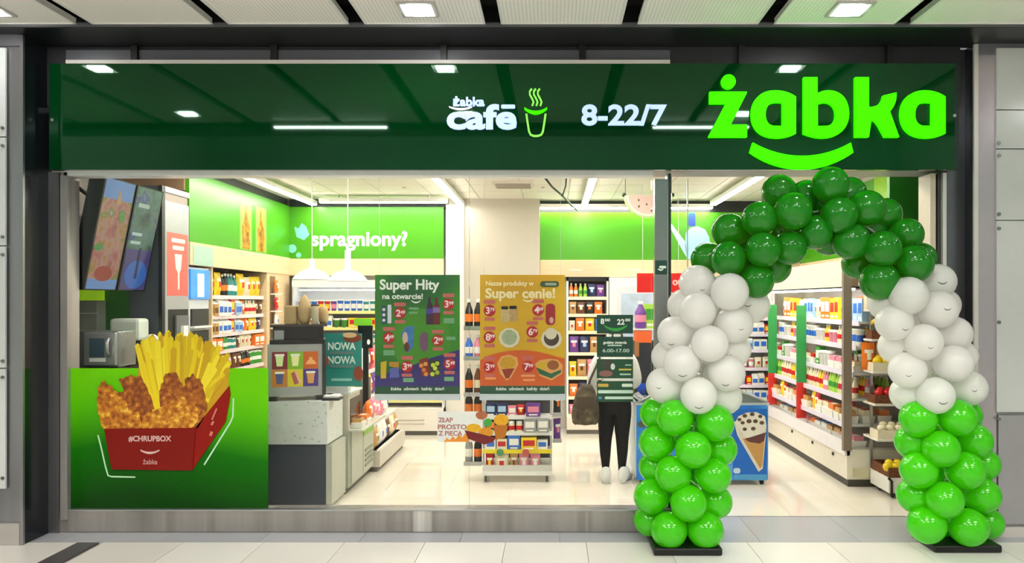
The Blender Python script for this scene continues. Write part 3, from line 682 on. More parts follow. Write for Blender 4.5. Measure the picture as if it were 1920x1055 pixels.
NM = {'bottle': ('drink_bottle', 'bottle'), 'can': ('drink_can', 'can'), 'jar': ('food_jar', 'jar'), 'cup': ('dairy_cup', 'cup'), 'carton': ('drink_carton', 'carton'), 'box': ('food_box', 'box'), 'bag': ('snack_bag', 'bag'), 'tub': ('food_tub', 'tub'), 'tray': ('food_tray', 'tray'), 'apple': ('apple', 'apple'), 'orange': ('orange', 'orange'), 'tomato': ('tomato', 'tomato'), 'potato': ('potato', 'potato'), 'lemon': ('lemon', 'lemon')}
GOODS = []
def good(kind, c, w, h, loc, rz, rack, shelf):
    o = bpy.data.objects.new(NM[kind][0], goods_mesh(kind, c, w, h)); COL.objects.link(o); o.location = loc; o.rotation_euler = (0, 0, rz)
    o['category'] = NM[kind][1]; o['group'] = 'goods on the ' + rack
    GOODS.append((o, kind, c, rack, shelf, CX + F * loc[0] / loc[1])); return o
ORD = ['first', 'second', 'third', 'fourth', 'fifth', 'sixth', 'seventh', 'eighth', 'ninth', 'tenth', 'eleventh', 'twelfth', 'thirteenth', 'fourteenth', 'fifteenth', 'sixteenth', 'seventeenth', 'eighteenth', 'nineteenth', 'twentieth']
def label_goods():
    by = {}
    for g in GOODS: by.setdefault(g[1:5], []).append(g)
    for (k, c, rack, shelf), L in by.items():
        L.sort(key=lambda g: g[5]); nm = NM[k][0].replace('_', ' ')
        nm = nm if c == nm else c + ' ' + nm
        for i, g in enumerate(L):
            g[0]['label'] = (f'{nm} on the {shelf} of the {rack}' if len(L) == 1 else f'{ORD[min(i, 19)]} {nm} from left, {shelf} of the {rack}')
class Rack:
    """S faces the camera, E stands on the left wall, W on the right wall. u runs along the front, d into the rack."""
    def __init__(s, face, a, f): s.face, s.a, s.f = face, a, f
    def box(s, u0, u1, d0, d1, z0, z1):
        if s.face == 'S': return (s.a + u0, s.a + u1, s.f + d0, s.f + d1, z0, z1)
        if s.face == 'E': return (s.f - d1, s.f - d0, s.a + u0, s.a + u1, z0, z1)
        return (s.f + d0, s.f + d1, s.a + u0, s.a + u1, z0, z1)
    def pt(s, u, d, z):
        if s.face == 'S': return (s.a + u, s.f + d, z)
        if s.face == 'E': return (s.f - d, s.a + u, z)
        return (s.f + d, s.a + u, z)
    def rz(s): return {'S': 0, 'E': math.pi / 2, 'W': -math.pi / 2}[s.face]
SHELFN = ['top shelf', 'second shelf', 'third shelf', 'fourth shelf', 'fifth shelf', 'sixth shelf', 'seventh shelf', 'eighth shelf']
def fill(R, rack, shelf, u0, u1, d, z, seq, gap=.006):
    """seq: list of (kind, colour, width, height, repeat) laid out until the shelf is full"""
    u = u0; i = 0; miss = 0
    while True:
        k, c, w, h, n = seq[i % len(seq)]; i += 1
        for _ in range(n):
            if u + w > u1:
                miss += 1
                if miss >= len(seq): return
                break
            miss = 0; good(k, c, w, h * random.uniform(.96, 1.03), R.pt(u + w / 2, d + random.uniform(0, .012), z), R.rz() + random.uniform(-.08, .08), rack, shelf); u += w + gap + random.uniform(0, .004)
def rack_body(R, t, W, D, z0, z1, shelves, sd, mat, smat, back=None, strip=None, side=True, lip=.035):
    bx('back_panel', R.box(0, W, D - .02, D, z0, z1), back or mat, t)
    if side:
        for u in (0, W - .025): bx('side_panel', R.box(u, u + .025, 0, D - .02, z0, z1), mat, t)
    for z in shelves:
        bx('shelf', R.box(.026, W - .026, sd, D - .022, z - .02, z), smat, t)
        bx('price_rail', R.box(.026, W - .026, sd - .012, sd, z - lip, z + .008), strip or smat, t)
# --- left wall rack (wooden, snacks)
R = Rack('E', 7.43, XL)
t = thing('ice_cup_fridge', 'white upright dispenser fridge with a blue lit top on the left wall', 'fridge', (XL - .25, 7.66, 0))
bx('body', R.box(.02, .46, .02, .5, 0, 2.14), M('#dfe3e6', .35), t)
bx('lit_header', R.box(.03, .45, 0, .02, 1.82, 2.12), M('#3a8fe6', .3, emit=.35, var=.3, scale=6), t)
bx('header_picture', R.box(.17, .31, -.004, 0, 1.84, 2.08), M('#cfeaf4', .3, emit=.3), t)
for z in (1.28, 1.52, 1.74):
    bx('dark_bay', R.box(.06, .42, .0, .02, z - .2, z - .02), M('#2b3136', .3), t)
    bx('tray', R.box(.05, .43, -.03, .02, z - .215, z - .195), WHITE, t)
bx('panel_frame', R.box(.02, .46, -.01, .02, 0, 1.02), M('#c8ccd2', .4), t)
R = Rack('E', 7.92, XL)
LR = 'left wall rack'
t = thing('wall_rack', 'pale wooden wall rack of snacks and drinks along the left wall', 'shelf rack', (XL - .25, 8.7, 0))
LS = [1.855, 1.634, 1.44, 1.25, 1.02, .75, .45, .15]
rack_body(R, t, 1.55, .5, 0, 2.16, LS, .05, WOOD, M('#efe6da', .4), back=M('#7d5f3f', .6), strip=M('#f2dfe0', .4))
bx('side_cabinet', R.box(1.55, 2.33, 0, .5, 0, 2.16), WOOD, t)
bx('slot', R.box(1.62, 1.80, -.004, 0, 1.0, 2.12), M('#8a6a48', .5), t)
seqs = [[('bag', 'yellow', .15, .25, 2), ('bottle', 'black', .07, .25, 2), ('bottle', 'teal', .075, .25, 3), ('bag', 'yellow', .2, .26, 1), ('bag', 'cream', .17, .24, 1)],
        [('carton', 'tan', .09, .17, 2), ('carton', 'white', .1, .19, 3), ('box', 'red', .1, .19, 1), ('carton', 'pale blue', .09, .18, 2), ('bag', 'orange', .12, .18, 1), ('bottle', 'cream', .07, .18, 4), ('bag', 'brown', .1, .17, 2)],
        [('carton', 'tan', .09, .15, 2), ('carton', 'white', .1, .16, 3), ('box', 'red', .1, .16, 1), ('carton', 'pale blue', .09, .15, 2), ('bag', 'orange', .12, .16, 2), ('bag', 'yellow', .12, .16, 2), ('bag', 'navy', .1, .16, 2)],
        [('box', 'orange', .14, .14, 2), ('bottle', 'green', .06, .16, 3), ('can', 'teal', .06, .13, 3), ('bag', 'brown', .1, .16, 1), ('bag', 'cream', .11, .16, 3)],
        [('can', 'green', .065, .17, 5), ('bag', 'pink', .11, .18, 2), ('bag', 'brown', .11, .18, 2), ('bottle', 'black', .07, .19, 3)]]
for i, sq in enumerate(seqs): fill(R, LR, SHELFN[i], .05, 1.52, .07, LS[i], sq)
for i, c in enumerate(('orange', 'red', 'white', 'lime')): good('bag', c, .11, .17, R.pt(1.71, -.05, 1.9 - i * .22), R.rz(), 'left corner cabinet', ('top hook', 'second hook', 'third hook', 'lowest hook')[i])
for i in range(4): bx('hook_shelf', R.box(1.63, 1.79, -.1, 0, 1.88 - i * .22, 1.895 - i * .22), WHITE, t)
# --- back wall open fridge (left)
R = Rack('S', X(548, 10.05), 10.05); Wd = X(832, 10.05) - X(548, 10.05)
BF = 'back wall fridge'
t = thing('open_fridge', 'white open-front fridge with a lit header on the back wall', 'fridge', (R.a + Wd / 2, 10.3, 0))
BS = [1.66, 1.44, 1.2, .96, .7, .46]
rack_body(R, t, Wd, .5, .06, 2.06, BS, .06, M('#d6d8d8', .35), M('#f0f0ee', .4), back=M('#e9edf0', .5), strip=M('#f0e79a', .4))
bx('header', R.box(0, Wd, -.02, .2, 1.99, 2.08), WHITE, t)
bx('header_lamp', R.box(.08, Wd - .08, .06, .1, 1.94, 1.955), M('#ffffff', .5, emit=6, var=0), t)
bx('base', R.box(0, Wd, -.05, .45, .06, .36), M('#efe9df', .4), t); bx('plinth', R.box(0, Wd, -.03, .45, 0, .06), M('#5b5650', .5), t)
bx('grille', R.box(.5, Wd - .25, -.056, -.05, .2, .21), M('#b9b2a6', .5), t); bx('grille', R.box(.5, Wd - .25, -.056, -.05, .15, .16), M('#b9b2a6', .5), t)
sq = [('cup', 'blue', .08, .15, 3), ('cup', 'red', .08, .15, 2), ('cup', 'purple', .08, .15, 1), ('cup', 'blue', .08, .16, 4), ('cup', 'teal', .08, .15, 2), ('cup', 'lime', .08, .15, 2), ('bottle', 'orange', .085, .22, 4)]
sq2 = [('tub', 'tan', .1, .13, 2), ('carton', 'white', .08, .17, 3), ('tub', 'green', .1, .13, 2), ('box', 'yellow', .12, .13, 3), ('carton', 'pale blue', .08, .17, 2), ('cup', 'pink', .08, .13, 2)]
for i, z in enumerate(BS): fill(R, BF, SHELFN[i], .05, Wd - .05, .08, z, (sq, sq2)[i % 2])
# --- back wall snack rack
R = Rack('S', X(1062, 10.3), 10.15); Wd = X(1141, 10.15) - R.a
SR = 'back snack rack'
t = thing('snack_rack', 'white snack rack with a black top on the back wall beside the yellow poster', 'shelf rack', (R.a + Wd / 2, 10.2, 0))
SS = [Z(q, 10.2) for q in (557, 589, 621, 661, 706, 743, 776)]
rack_body(R, t, Wd, .3, .06, Z(519, 10.2), SS, .02, WHITE, M('#f4efe4', .4), back=M('#4d3b33', .6), strip=M('#fff3d0', .4))
bx('black_header', R.box(0, Wd, .0, .28, Z(527, 10.2), Z(519, 10.2)), BLACK, t)
bx('base', R.box(0, Wd, -.06, .28, .06, Z(776, 10.2) - .03), M('#f0e8da', .4), t); bx('plinth', R.box(0, Wd, -.04, .28, 0, .06), M('#6b645c', .5), t)
sn = [[('bottle', 'orange', .055, .19, 2), ('bottle', 'lime', .055, .19, 2), ('bag', 'navy', .11, .18, 1), ('bag', 'purple', .11, .17, 1), ('bag', 'red', .1, .15, 1)],
      [('bag', 'tan', .1, .17, 1), ('bag', 'brown', .11, .17, 1), ('bag', 'black', .11, .18, 1), ('bag', 'orange', .11, .17, 1), ('bag', 'yellow', .12, .18, 1)],
      [('bag', 'cream', .08, .15, 1), ('bag', 'orange', .12, .18, 1), ('bag', 'yellow', .13, .18, 1), ('bag', 'blue', .11, .18, 1), ('bag', 'white', .1, .15, 1)],
      [('bag', 'purple', .13, .22, 1), ('bag', 'navy', .14, .23, 1), ('bag', 'tan', .12, .22, 1), ('bag', 'brown', .12, .22, 1)],
      [('bag', 'yellow', .1, .22, 1), ('bag', 'tan', .13, .24, 1), ('bag', 'pink', .13, .24, 1), ('bag', 'orange', .12, .24, 1)],
      [('bag', 'orange', .12, .18, 1), ('bag', 'navy', .14, .2, 1), ('bag', 'cream', .12, .2, 1), ('bag', 'pink', .12, .18, 1)],
      [('bag', 'pink', .1, .14, 1), ('box', 'orange', .14, .17, 1), ('bag', 'red', .1, .16, 1), ('bag', 'purple', .1, .16, 1)]]
for i, z in enumerate(SS): fill(R, SR, SHELFN[i], .035, Wd - .03, .035, z, sn[i])
# --- glass door fridge and rack further right on the back wall
R = Rack('S', X(1143, 10.1), 10.1)
t = thing('glass_door_fridge', 'white fridge with glass door next to the snack rack', 'fridge', (R.a + .45, 10.3, 0))
bx('body', R.box(0, .9, .03, .45, 0, 2.12), M('#f1f0ec', .4), t)
dr = bx('door', R.box(.1, .86, 0, .03, .15, 2.0), M('#d9dfe6', .35), t)
bx('door_glass', R.box(.16, .8, -.006, 0, .25, 1.9), M('#b9cbe0', .08, var=.3, scale=9), dr)
bx('handle', R.box(.79, .82, -.05, -.006, .9, 1.4), SILVER, dr)
R = Rack('S', X(1275, 10.1), 10.1); Wd = 3.0 - R.a
RR = 'far right rack'
t = thing('back_rack', 'white rack of pale goods on the back wall seen through the balloon arch', 'shelf rack', (R.a + Wd / 2, 10.3, 0))
FS = [Z(q, 10.1) for q in (566, 596, 626, 656, 690, 722, 752)]
rack_body(R, t, Wd, .45, 0, 2.1, FS, .03, WHITE, M('#f3f2ef', .4), back=M('#d7dbe2', .5), strip=M('#e9dff0', .4))
fs = [[('box', 'white', .09, .15, 2), ('bag', 'pink', .1, .16, 1), ('carton', 'pale blue', .08, .16, 2)], [('bag', 'cream', .1, .15, 2), ('box', 'grey', .09, .14, 1), ('cup', 'pink', .08, .13, 2)], [('carton', 'white', .08, .16, 2), ('bag', 'pale blue', .1, .16, 2), ('box', 'red', .07, .13, 1)]]
for i, z in enumerate(FS): fill(R, RR, SHELFN[i], .04, Wd - .04, .05, z, fs[i % 3])
# --- right wall open cooler
XR = 2.83
R = Rack('W', 7.24, XR)
CR = 'right wall cooler'
t = thing('wall_cooler', 'long cream open cooler full of packed food along the right wall', 'cooler', (3.15, 8.6, 0))
CS = [1.60, 1.36, 1.10, .85, .60]; LEN = 2.75
CRM = M('#efe7d8', .35)
bx('base', R.box(0, LEN, .02, .68, .07, .36), CRM, t); bx('front_lip', R.box(0, LEN, 0, .05, .30, .42), M('#f4eef0', .35), t)
bx('plinth', R.box(0, LEN, .03, .68, 0, .07), M('#4a443e', .5), t)
bx('back_panel', R.box(0, LEN, .66, .70, .36, 2.2), M('#e9e6df', .5), t)
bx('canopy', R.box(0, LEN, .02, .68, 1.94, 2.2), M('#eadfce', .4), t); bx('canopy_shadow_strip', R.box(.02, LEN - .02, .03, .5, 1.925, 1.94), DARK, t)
bx('canopy_lamp', R.box(.05, LEN - .05, .08, .12, 1.905, 1.925), M('#fffaf2', .5, emit=22, var=0), t)
for i, z in enumerate(CS):
    bx('shelf', R.box(.03, LEN - .03, .16 - .03 * i, .66, z - .025, z), M('#eeecea', .4), t); bx('price_rail', R.box(.03, LEN - .03, .148 - .03 * i, .16 - .03 * i, z - .045, z + .006), M('#e6dff0', .35), t)
bx('bottom_deck', R.box(.03, LEN - .03, .06, .66, .36, .372), M('#e2dfd8', .4), t)
bx('end_post', R.box(-.02, .03, -.02, .06, .35, 2.2), M('#8a7b6e', .35), t); bx('end_rail', R.box(-.02, .03, .06, .66, 1.95, 2.05), M('#8a6f55', .4), t)
bx('end_glass', R.box(0, .01, .06, .66, .4, 1.95), GLASS, t)
bx('base_end_step', R.box(-.03, 0, .06, .35, .1, .18), M('#cfc7a6', .4), t)
for u in (.35, .95, 1.65): MB().lathe([(.018, 0), (.018, .012)], 10, R.pt(u, .008, .25), axis='x').build('bumper_screw', M('#3a352f', .5), t)
for k, u in enumerate((1.37, 2.5)):
    bx('green_divider', R.box(u, u + .02, -.02, .09, .86, 1.75), M('#2f9a4c', .4), t); bx('red_divider', R.box(u, u + .02, -.02, .09, .45, .86), M('#d9332a', .4), t)
cs = [[('box', 'pale blue', .1, .2, 3), ('bag', 'white', .12, .2, 2), ('box', 'yellow', .12, .21, 2), ('box', 'orange', .12, .22, 2), ('bag', 'cream', .12, .2, 2)],
      [('cup', 'white', .09, .12, 4), ('bottle', 'cream', .06, .17, 3), ('tub', 'pink', .1, .1, 2), ('bottle', 'yellow', .06, .17, 2), ('tub', 'white', .11, .1, 2)],
      [('tray', 'cream', .16, .08, 2), ('tray', 'pink', .16, .09, 2), ('tub', 'white', .1, .12, 3), ('box', 'green', .1, .14, 1), ('tray', 'red', .15, .08, 1)],
      [('bottle', 'cream', .06, .19, 6), ('bottle', 'lime', .06, .19, 4), ('bottle', 'pink', .06, .18, 2), ('bottle', 'yellow', .06, .18, 2)],
      [('tray', 'tan', .17, .09, 2), ('tray', 'orange', .17, .1, 1), ('tray', 'cream', .16, .1, 2), ('bag', 'red', .13, .17, 1), ('bag', 'yellow', .13, .17, 1)]]
for i, z in enumerate(CS):
    sq_ = [(k_, c_, w_, h_ * (1.35 if h_ < .16 else 1.12), n_) for k_, c_, w_, h_, n_ in cs[i]]
    fill(R, CR, SHELFN[i], .05, LEN - .05, .21 - .03 * i, z, sq_)
    fill(R, CR, SHELFN[i] + ' rear row', .05, .75, .37 - .03 * i, z, sq_[2:] + sq_[:2]); fill(R, CR, SHELFN[i] + ' wall row', .05, .5, .53 - .03 * i, z, sq_[1:] + sq_[:1])
fill(R, CR, 'bottom deck', .05, LEN - .05, .16, .372, [('tray', 'pink', .18, .1, 2), ('tray', 'tan', .18, .11, 2), ('tray', 'white', .18, .1, 2), ('tray', 'orange', .16, .1, 1)])
# --- produce stand in front of the cooler end
YP = 6.8
t = thing('produce_stand', 'white low-wheeled produce stand with stepped tiers at the right of the doorway', 'produce stand', (3.28, 7.0, 0))
x0, x1 = 3.06, 3.54
bx('base_box', (x0, x1, YP, 7.2, .05, .19), M('#f0ece4', .4), t)
for (xx, yy) in ((x0 + .05, YP + .04), (x1 - .08, YP + .04), (x0 + .05, 7.1), (x1 - .08, 7.1)): MB().lathe([(.025, -.012), (.025, .012)], 10, (xx, yy, .026), axis='x').build('wheel', BLACK, t)
MB().tube([(x0 + .02, YP - .012, .02), (x0 + .02, YP - .012, .16), (x0 - .01, YP - .012, .19)], .012, 6).build('handle_strap', BLACK, t)
TI = [(.19, YP), (.52, 6.92), (.84, 6.98), (1.14, 7.02), (1.44, 7.05), (1.72, 7.08)]
for i, (z, y) in enumerate(TI):
    if i: bx('tier', (x0 - .06, x1, y - .02, 7.22, z - .02, z), M('#efe7db', .4), t)
bx('back_post', (x1 - .03, x1, 7.19, 7.22, .19, 2.0), SILVER, t); bx('back_post', (x0, x0 + .025, 7.2, 7.22, .19, 1.75), SILVER, t)
BASK = ramp_mat('dark_wicker', [(.3, '#4a2713'), (.7, '#8a4c22')], 60, .6, bump=.5)
CRATE = [M('#c8762a', .6), M('#5a3a24', .6), M('#d9a441', .5), M('#efe2c6', .5)]
def crate(i, xa, xb, ya, yb, z, h, mat, lab):
    q = thing('produce_crate', lab, 'crate', ((xa + xb) / 2, (ya + yb) / 2, z), 'crates of produce on the stand')
    bx('bottom', (xa + .01, xb - .01, ya + .01, yb - .01, z + .001, z + .012), mat, q)
    for b in ((xa, xb, ya, ya + .012), (xa, xb, yb - .012, yb), (xa, xa + .012, ya + .012, yb - .012), (xb - .012, xb, ya + .012, yb - .012)): bx('board', (*b, z + .001, z + h), mat, q)
    return q
PS = 'produce stand'
lay = [(0, BASK, 'wicker crate of lemons and mushrooms on the low base of the produce stand', [('lemon', 'yellow', 5), ('potato', 'white', 5)]), (1, CRATE[3], 'pale crate of potatoes on the second tier of the produce stand', [('potato', 'cream', 6), ('tomato', 'red', 4)]),
       (2, BASK, 'wicker crate of red tomatoes on the third tier of the produce stand', [('tomato', 'red', 10)]), (3, CRATE[3], 'pale crate of lemons on the fourth tier of the produce stand', [('lemon', 'yellow', 10)]), (4, BASK, 'wicker crate holding bananas on the fifth tier of the produce stand', []), (5, CRATE[0], 'orange crate of oranges on the top tier of the produce stand', [('orange', 'orange', 10)])]
for i, mat, lab, cont in lay:
    z, y = TI[i]; crate(i, x0 - .05 + (.05 if i == 0 else 0), x1 - .06, y, y + (.13 if i > 2 else .17) + (.2 if i == 0 else 0), z, .08 if i else .09, mat, lab)
    n = 0
    for k, c, cnt in cont:
        for j in range(cnt):
            good(k, c, .078, .078, (x0 + .005 + .04 * n, y + .05 + (n % 2) * .055 , z + .05 + (.02 if n % 2 else 0)), 0, PS, ('base', 'second tier', 'third tier', 'fourth tier', 'fifth tier', 'top tier')[i]); n += 1
BAN = M('#f2c316', .4)
for j in range(5):
    m = MB(); z, y = TI[4]; bxx = x0 + .0 + j * .06
    m.tube([(bxx, y + .03 + .12 * math.sin(a), z + .07 + .1 * math.cos(a)) for a in (-.9, -.5, 0, .5, .9)], [.008, .022, .027, .022, .01], 8)
    tag(m.build('banana', BAN), ORD[j] + ' yellow banana from left in the fifth tier crate of the stand', 'banana', 'bananas on the produce stand')
for j, (c, xx) in enumerate((('orange', 2.96), ('tan', 3.10), ('yellow', 3.2))): good('bag', c, .13, .26, (xx + .06, 7.16, TI[3][0]), 0, PS, 'fourth tier back row')
for j, (c, xx) in enumerate((('cream', 3.0), ('orange', 3.14), ('white', 3.26))): good('box', c, .12, .2, (xx + .06, 7.17, TI[5][0]), 0, PS, 'top tier back row')
# ----------------------------------------------------------------- gondola rack in the middle aisle
YGN = 7.42
R = Rack('S', X(905, YGN), YGN); Wd = X(1035, YGN) - R.a
GR = 'middle aisle rack'
t = thing('gondola_rack', 'narrow white wire rack on castors packed with small goods in the middle aisle', 'shelf rack', (R.a + Wd / 2, 7.6, 0))
GS = [1.62, 1.36, 1.12, Z(780, YGN), Z(810, YGN), Z(843, YGN), Z(885, YGN)]
for u in (0, Wd - .02):
    for d in (0, .38): bx('post', R.box(u, u + .02, d, d + .02, .08, 1.98), SILVER, t)
bx('back_panel', R.box(.02, Wd - .02, .2, .21, .2, 1.95), M('#4b4c50', .5), t)
for z in GS:
    bx('shelf', R.box(.0, Wd, .0, .4, z - .015, z), M('#e5e5e2', .35), t); bx('price_rail', R.box(0, Wd, -.012, 0, z - .03, z + .012), M('#e9e9e6', .3), t)
bx('yellow_rail', R.box(0, Wd, -.018, -.012, GS[5] - .032, GS[5] + .008), M('#e9d51b', .4), t)
for px, c in ((938, '#4f8d5c'), (986, '#c1544c')):
    MB().lathe([(.035, 0), (.035, .004)], 18, (X(px, YGN), YGN - .03, GS[5] - .02), axis='y').build('rail_badge', M(c, .4), t)
bx('base', R.box(0, Wd, -.01, .4, .1, .17), M('#d2d2cc', .35), t)
for u in (.03, Wd - .05):
    for d in (.02, .36): MB().lathe([(.035, -.012), (.035, .012)], 12, R.pt(u, d, .036), axis='x').build('castor', M('#5a5a58', .4), t)
    bx('castor_fork', R.box(u - .015, u + .015, .0, .38, .06, .1), SILVER, t)
gs = {3: [('box', 'navy', .1, .1, 2), ('box', 'pink', .08, .08, 1), ('bag', 'red', .08, .09, 1), ('box', 'purple', .14, .1, 1), ('box', 'pink', .1, .09, 1)],
      4: [('box', 'black', .1, .1, 2), ('jar', 'cream', .07, .09, 2), ('box', 'grey', .12, .11, 2), ('box', 'white', .08, .1, 1)],
      5: [('box', 'white', .1, .08, 1), ('box', 'cream', .1, .09, 1), ('box', 'blue', .12, .11, 1), ('box', 'yellow', .15, .1, 1), ('box', 'navy', .12, .08, 1)],
      6: [('bag', 'red', .08, .15, 1), ('bag', 'cream', .14, .15, 1), ('bag', 'tan', .08, .15, 1), ('bag', 'pink', .1, .15, 2), ('bag', 'tan', .1, .15, 1), ('bag', 'red', .08, .14, 1)]}
for i in range(3): fill(R, GR, SHELFN[i], .03, Wd - .03, .02, GS[i], [('box', 'navy', .12, .14, 1), ('bag', 'orange', .12, .15, 1), ('box', 'black', .1, .13, 2)])
for i in gs: fill(R, GR, SHELFN[i], .028, Wd - .028, .02, GS[i], [(k_, c_, w_ * 1.02, h_ * 1.25, n_) for k_, c_, w_, h_, n_ in gs[i]])
# side holders
for k, (xa, nm) in enumerate(((X(869, YGN), 'left'), (X(1036, YGN), 'right'))):
    xb = xa + (.18 if k == 0 else .09)
    for z in ([.17, .62, .86, 1.22, 1.52] if k == 0 else [.40, .66]):
        bx('side_holder', (xa, xb, YGN + .02, YGN + .16, z - .012, z), SILVER, t)
        bx('side_holder_rim', (xa, xb, YGN + .012, YGN + .02, z, z + .03), SILVER, t)
        if k == 0:
            for j, xx in enumerate((xa + .045, xa + .135)): good('bottle', {.17: ('grey', 'black'), .62: ('black', 'black'), .86: ('black', 'brown'), 1.22: ('blue', 'pink'), 1.52: ('black', 'black')}[z][j], .08, .3 if z != 1.22 else .24, (xx, YGN + .09, z), 0, 'rack side holder', {.17: 'lowest holder', .62: 'second holder', .86: 'third holder', 1.22: 'fourth holder', 1.52: 'top holder'}[z])
        else: good('bag', 'purple' if z < .5 else 'black', .09, .22, (xa + .045, YGN + .09, z), .6, 'rack right side', 'lower holder' if z < .5 else 'upper holder')
# ----------------------------------------------------------------- counter
YC = 6.45
xc0, xc1 = -4.3, X(615, YC)
TERR = ramp_mat('terrazzo', [(.0, '#7e827c'), (.10, '#8f938d'), (.14, '#d3d8d2'), (1, '#dde2dc')], 22, .35, kind='voronoi')
t = thing('service_counter', 'service counter with a speckled pale top and dark slate front', 'counter', ((xc0 + xc1) / 2, 6.7, 0))
bx('front_panel', (xc0, xc1 - .02, YC, YC + .04, .0, Z(833, YC)), M('#3a424b', .45, var=.06), t)
bx('body', (xc0, xc1, YC + .04, 6.90, .0, .5), M('#aab0a2', .4), t)
bx('top_slab', (xc0, xc1, YC - .02, 6.90, Z(832, YC), Z(752, YC)), TERR, t)
bx('side_panel', (xc1 - .02, xc1 + .03, YC + .01, 6.89, .04, Z(833, YC) - .01), M('#b4b8a8', .4), t)
XS = xc1 + .06
t = thing('side_cabinet', 'pale grey cabinet with a green reflection painted on the vented door behind the counter end', 'cabinet', (XS - .3, 7.3, 0))
bx('body', (XS - .6, XS - .02, 6.95, 7.85, .06, .60), M('#b9bcae', .4), t); bx('plinth', (XS - .6, XS - .05, 6.96, 7.85, 0, .05), M('#6d6a5f', .5), t)
d = bx('door', (XS - .02, XS, 7.0, 7.4, .08, .59), M('#b3b7a8', .35), t)
d2 = bx('door', (XS - .02, XS, 7.42, 7.83, .08, .59), M('#b9bdae', .35), t); bx('painted_green_reflection', (XS - .0, XS + .006, 7.42, 7.83, .46, .59), M('#8fd32b', .35), d2)  # lime strip paints a green reflection onto the cabinet door
for i in range(4): bx('vent_slat', (XS, XS + .008, 7.48, 7.78, .14 + i * .05, .165 + i * .05), M('#8f9284', .4), d2)
bx('glass_case', (XS - .5, XS - .02, 6.95, 7.36, .6, .93), M('#c9c4b4', .3), t); bx('case_window', (XS - .02, XS - .014, 7.0, 7.35, .64, .88), M('#2c2116', .1), t)
for zz_, x_ in ((.8, .16), (1.0, .3)): bx('step_shelf', (XS - .58, XS - x_, 7.4, 7.84, zz_ - .015, zz_), M('#d9d4c8', .4), t)
R2 = Rack('E', 7.4, XS)
for nm_, zz_, x_, sq_ in (('ledge shelf', .601, -.02, [('bag', 'orange', .19, .2, 1), ('bag', 'pink', .2, .2, 1)]), ('middle step', .8, .2, [('bag', 'tan', .19, .2, 1), ('bag', 'yellow', .2, .2, 1)]), ('upper step', 1.0, .36, [('bag', 'pink', .19, .22, 1), ('bag', 'white', .2, .22, 1)])): fill(R2, 'counter side cabinet', nm_, .02, .44, x_, zz_, sq_)
for i in range(2): good('tray', ('tan', 'orange')[i], .16, .09, (XS + .03, 7.1 + .2 * i, .601), math.pi / 2, 'counter side cabinet', 'ledge')
bx('ledge', (XS - .02, XS + .12, 6.95, 7.85, .585, .60), M('#c5c9b8', .4), t)
bx('case_top', (XS - .52, XS, 6.95, 7.38, .93, .95), TERR, t)
# low open cooler behind the counter
R = Rack('E', 7.87, XS + .06)
LC = 'low side cooler'
t = thing('low_cooler', 'low cream open cooler stacked with packed snacks behind the counter', 'cooler', (XS - .25, 8.5, 0))
bx('base', R.box(0, 1.33, .0, .6, .05, .22), M('#d6cfc2', .4), t); bx('plinth', R.box(0, 1.33, .03, .6, 0, .05), M('#6d655b', .5), t)
for z, dd in ((.22, .04), (.48, .12), (.74, .2), (1.0, .28)): bx('shelf', R.box(.02, 1.31, dd, .6, z - .015, z), M('#e9e4da', .4), t); bx('price_rail', R.box(.02, 1.31, dd - .01, dd, z - .03, z + .01), WHITE, t)
bx('back_panel', R.box(0, 1.33, .58, .6, .22, 1.35), M('#cfc8bb', .5), t)
bx('end_panel', R.box(0, .02, .1, .58, .22, 1.0), M('#8c857b', .35), t)
ls = [[('bag', 'tan', .15, .17, 1), ('bag', 'white', .15, .18, 2), ('bag', 'brown', .13, .16, 1), ('bag', 'cream', .15, .17, 1)], [('bag', 'white', .16, .18, 1), ('bag', 'yellow', .15, .18, 1), ('bag', 'pink', .15, .17, 2)], [('bag', 'orange', .15, .18, 1), ('bag', 'pink', .15, .18, 1), ('bag', 'yellow', .15, .17, 1), ('bag', 'purple', .14, .18, 1)], [('bag', 'pink', .15, .2, 1), ('bag', 'white', .15, .2, 2), ('bag', 'teal', .14, .19, 1), ('bag', 'red', .14, .2, 1)]]
for i, (z, dd) in enumerate(((.22, .09), (.48, .17), (.74, .25), (1.0, .33))): fill(R, LC, ('lowest shelf', 'second shelf', 'third shelf', 'top shelf')[i], .05, 1.28, dd, z, [(k_, c_, w_ * 1.3, h_ * 1.35, n_) for k_, c_, w_, h_, n_ in ls[i]])
# drinks/hot snack machine with six picture tiles
YM = 6.47
ZT = Z(752, YC)                                         # counter top height
t = thing('snack_machine', 'grey counter machine with six coloured food pictures on its front', 'machine', (X(553, YM), 6.66, ZT)); MACH = t
bx('body', (X(503, YM), X(606, YM), YM, 6.85, Z(742, YM), Z(645, YM)), M('#9da09d', .3, .4), t)
bx('side_edge', (X(600, YM - .004), X(607, YM - .004), YM - .004, 6.86, Z(742, YM), Z(645, YM)), M('#23282a', .35), t)
bx('top_cap', (X(507, YM), X(606, YM), YM - .005, 6.85, Z(645, YM), Z(637, YM)), BLACK, t)
for px in (512, 595):
    for yy in (YM + .02, 6.78): bx('foot', (X(px - 7, YM), X(px + 7, YM), yy, yy + .05, ZT, Z(742, YM)), BLACK, t)
m = MB(); m.prism([P(516, 637, YM + .05), P(606, 637, YM + .05), P(606, 612, YM + .05), P(516, 612, YM + .05)][::1], [(p[0], 6.82, p[2]) for p in (P(516, 637, YM + .05), P(606, 637, YM + .05), P(606, 612, YM + .05), P(516, 612, YM + .05))])
m.build('hopper', M('#0d0e10', .2), t, fixn=True)
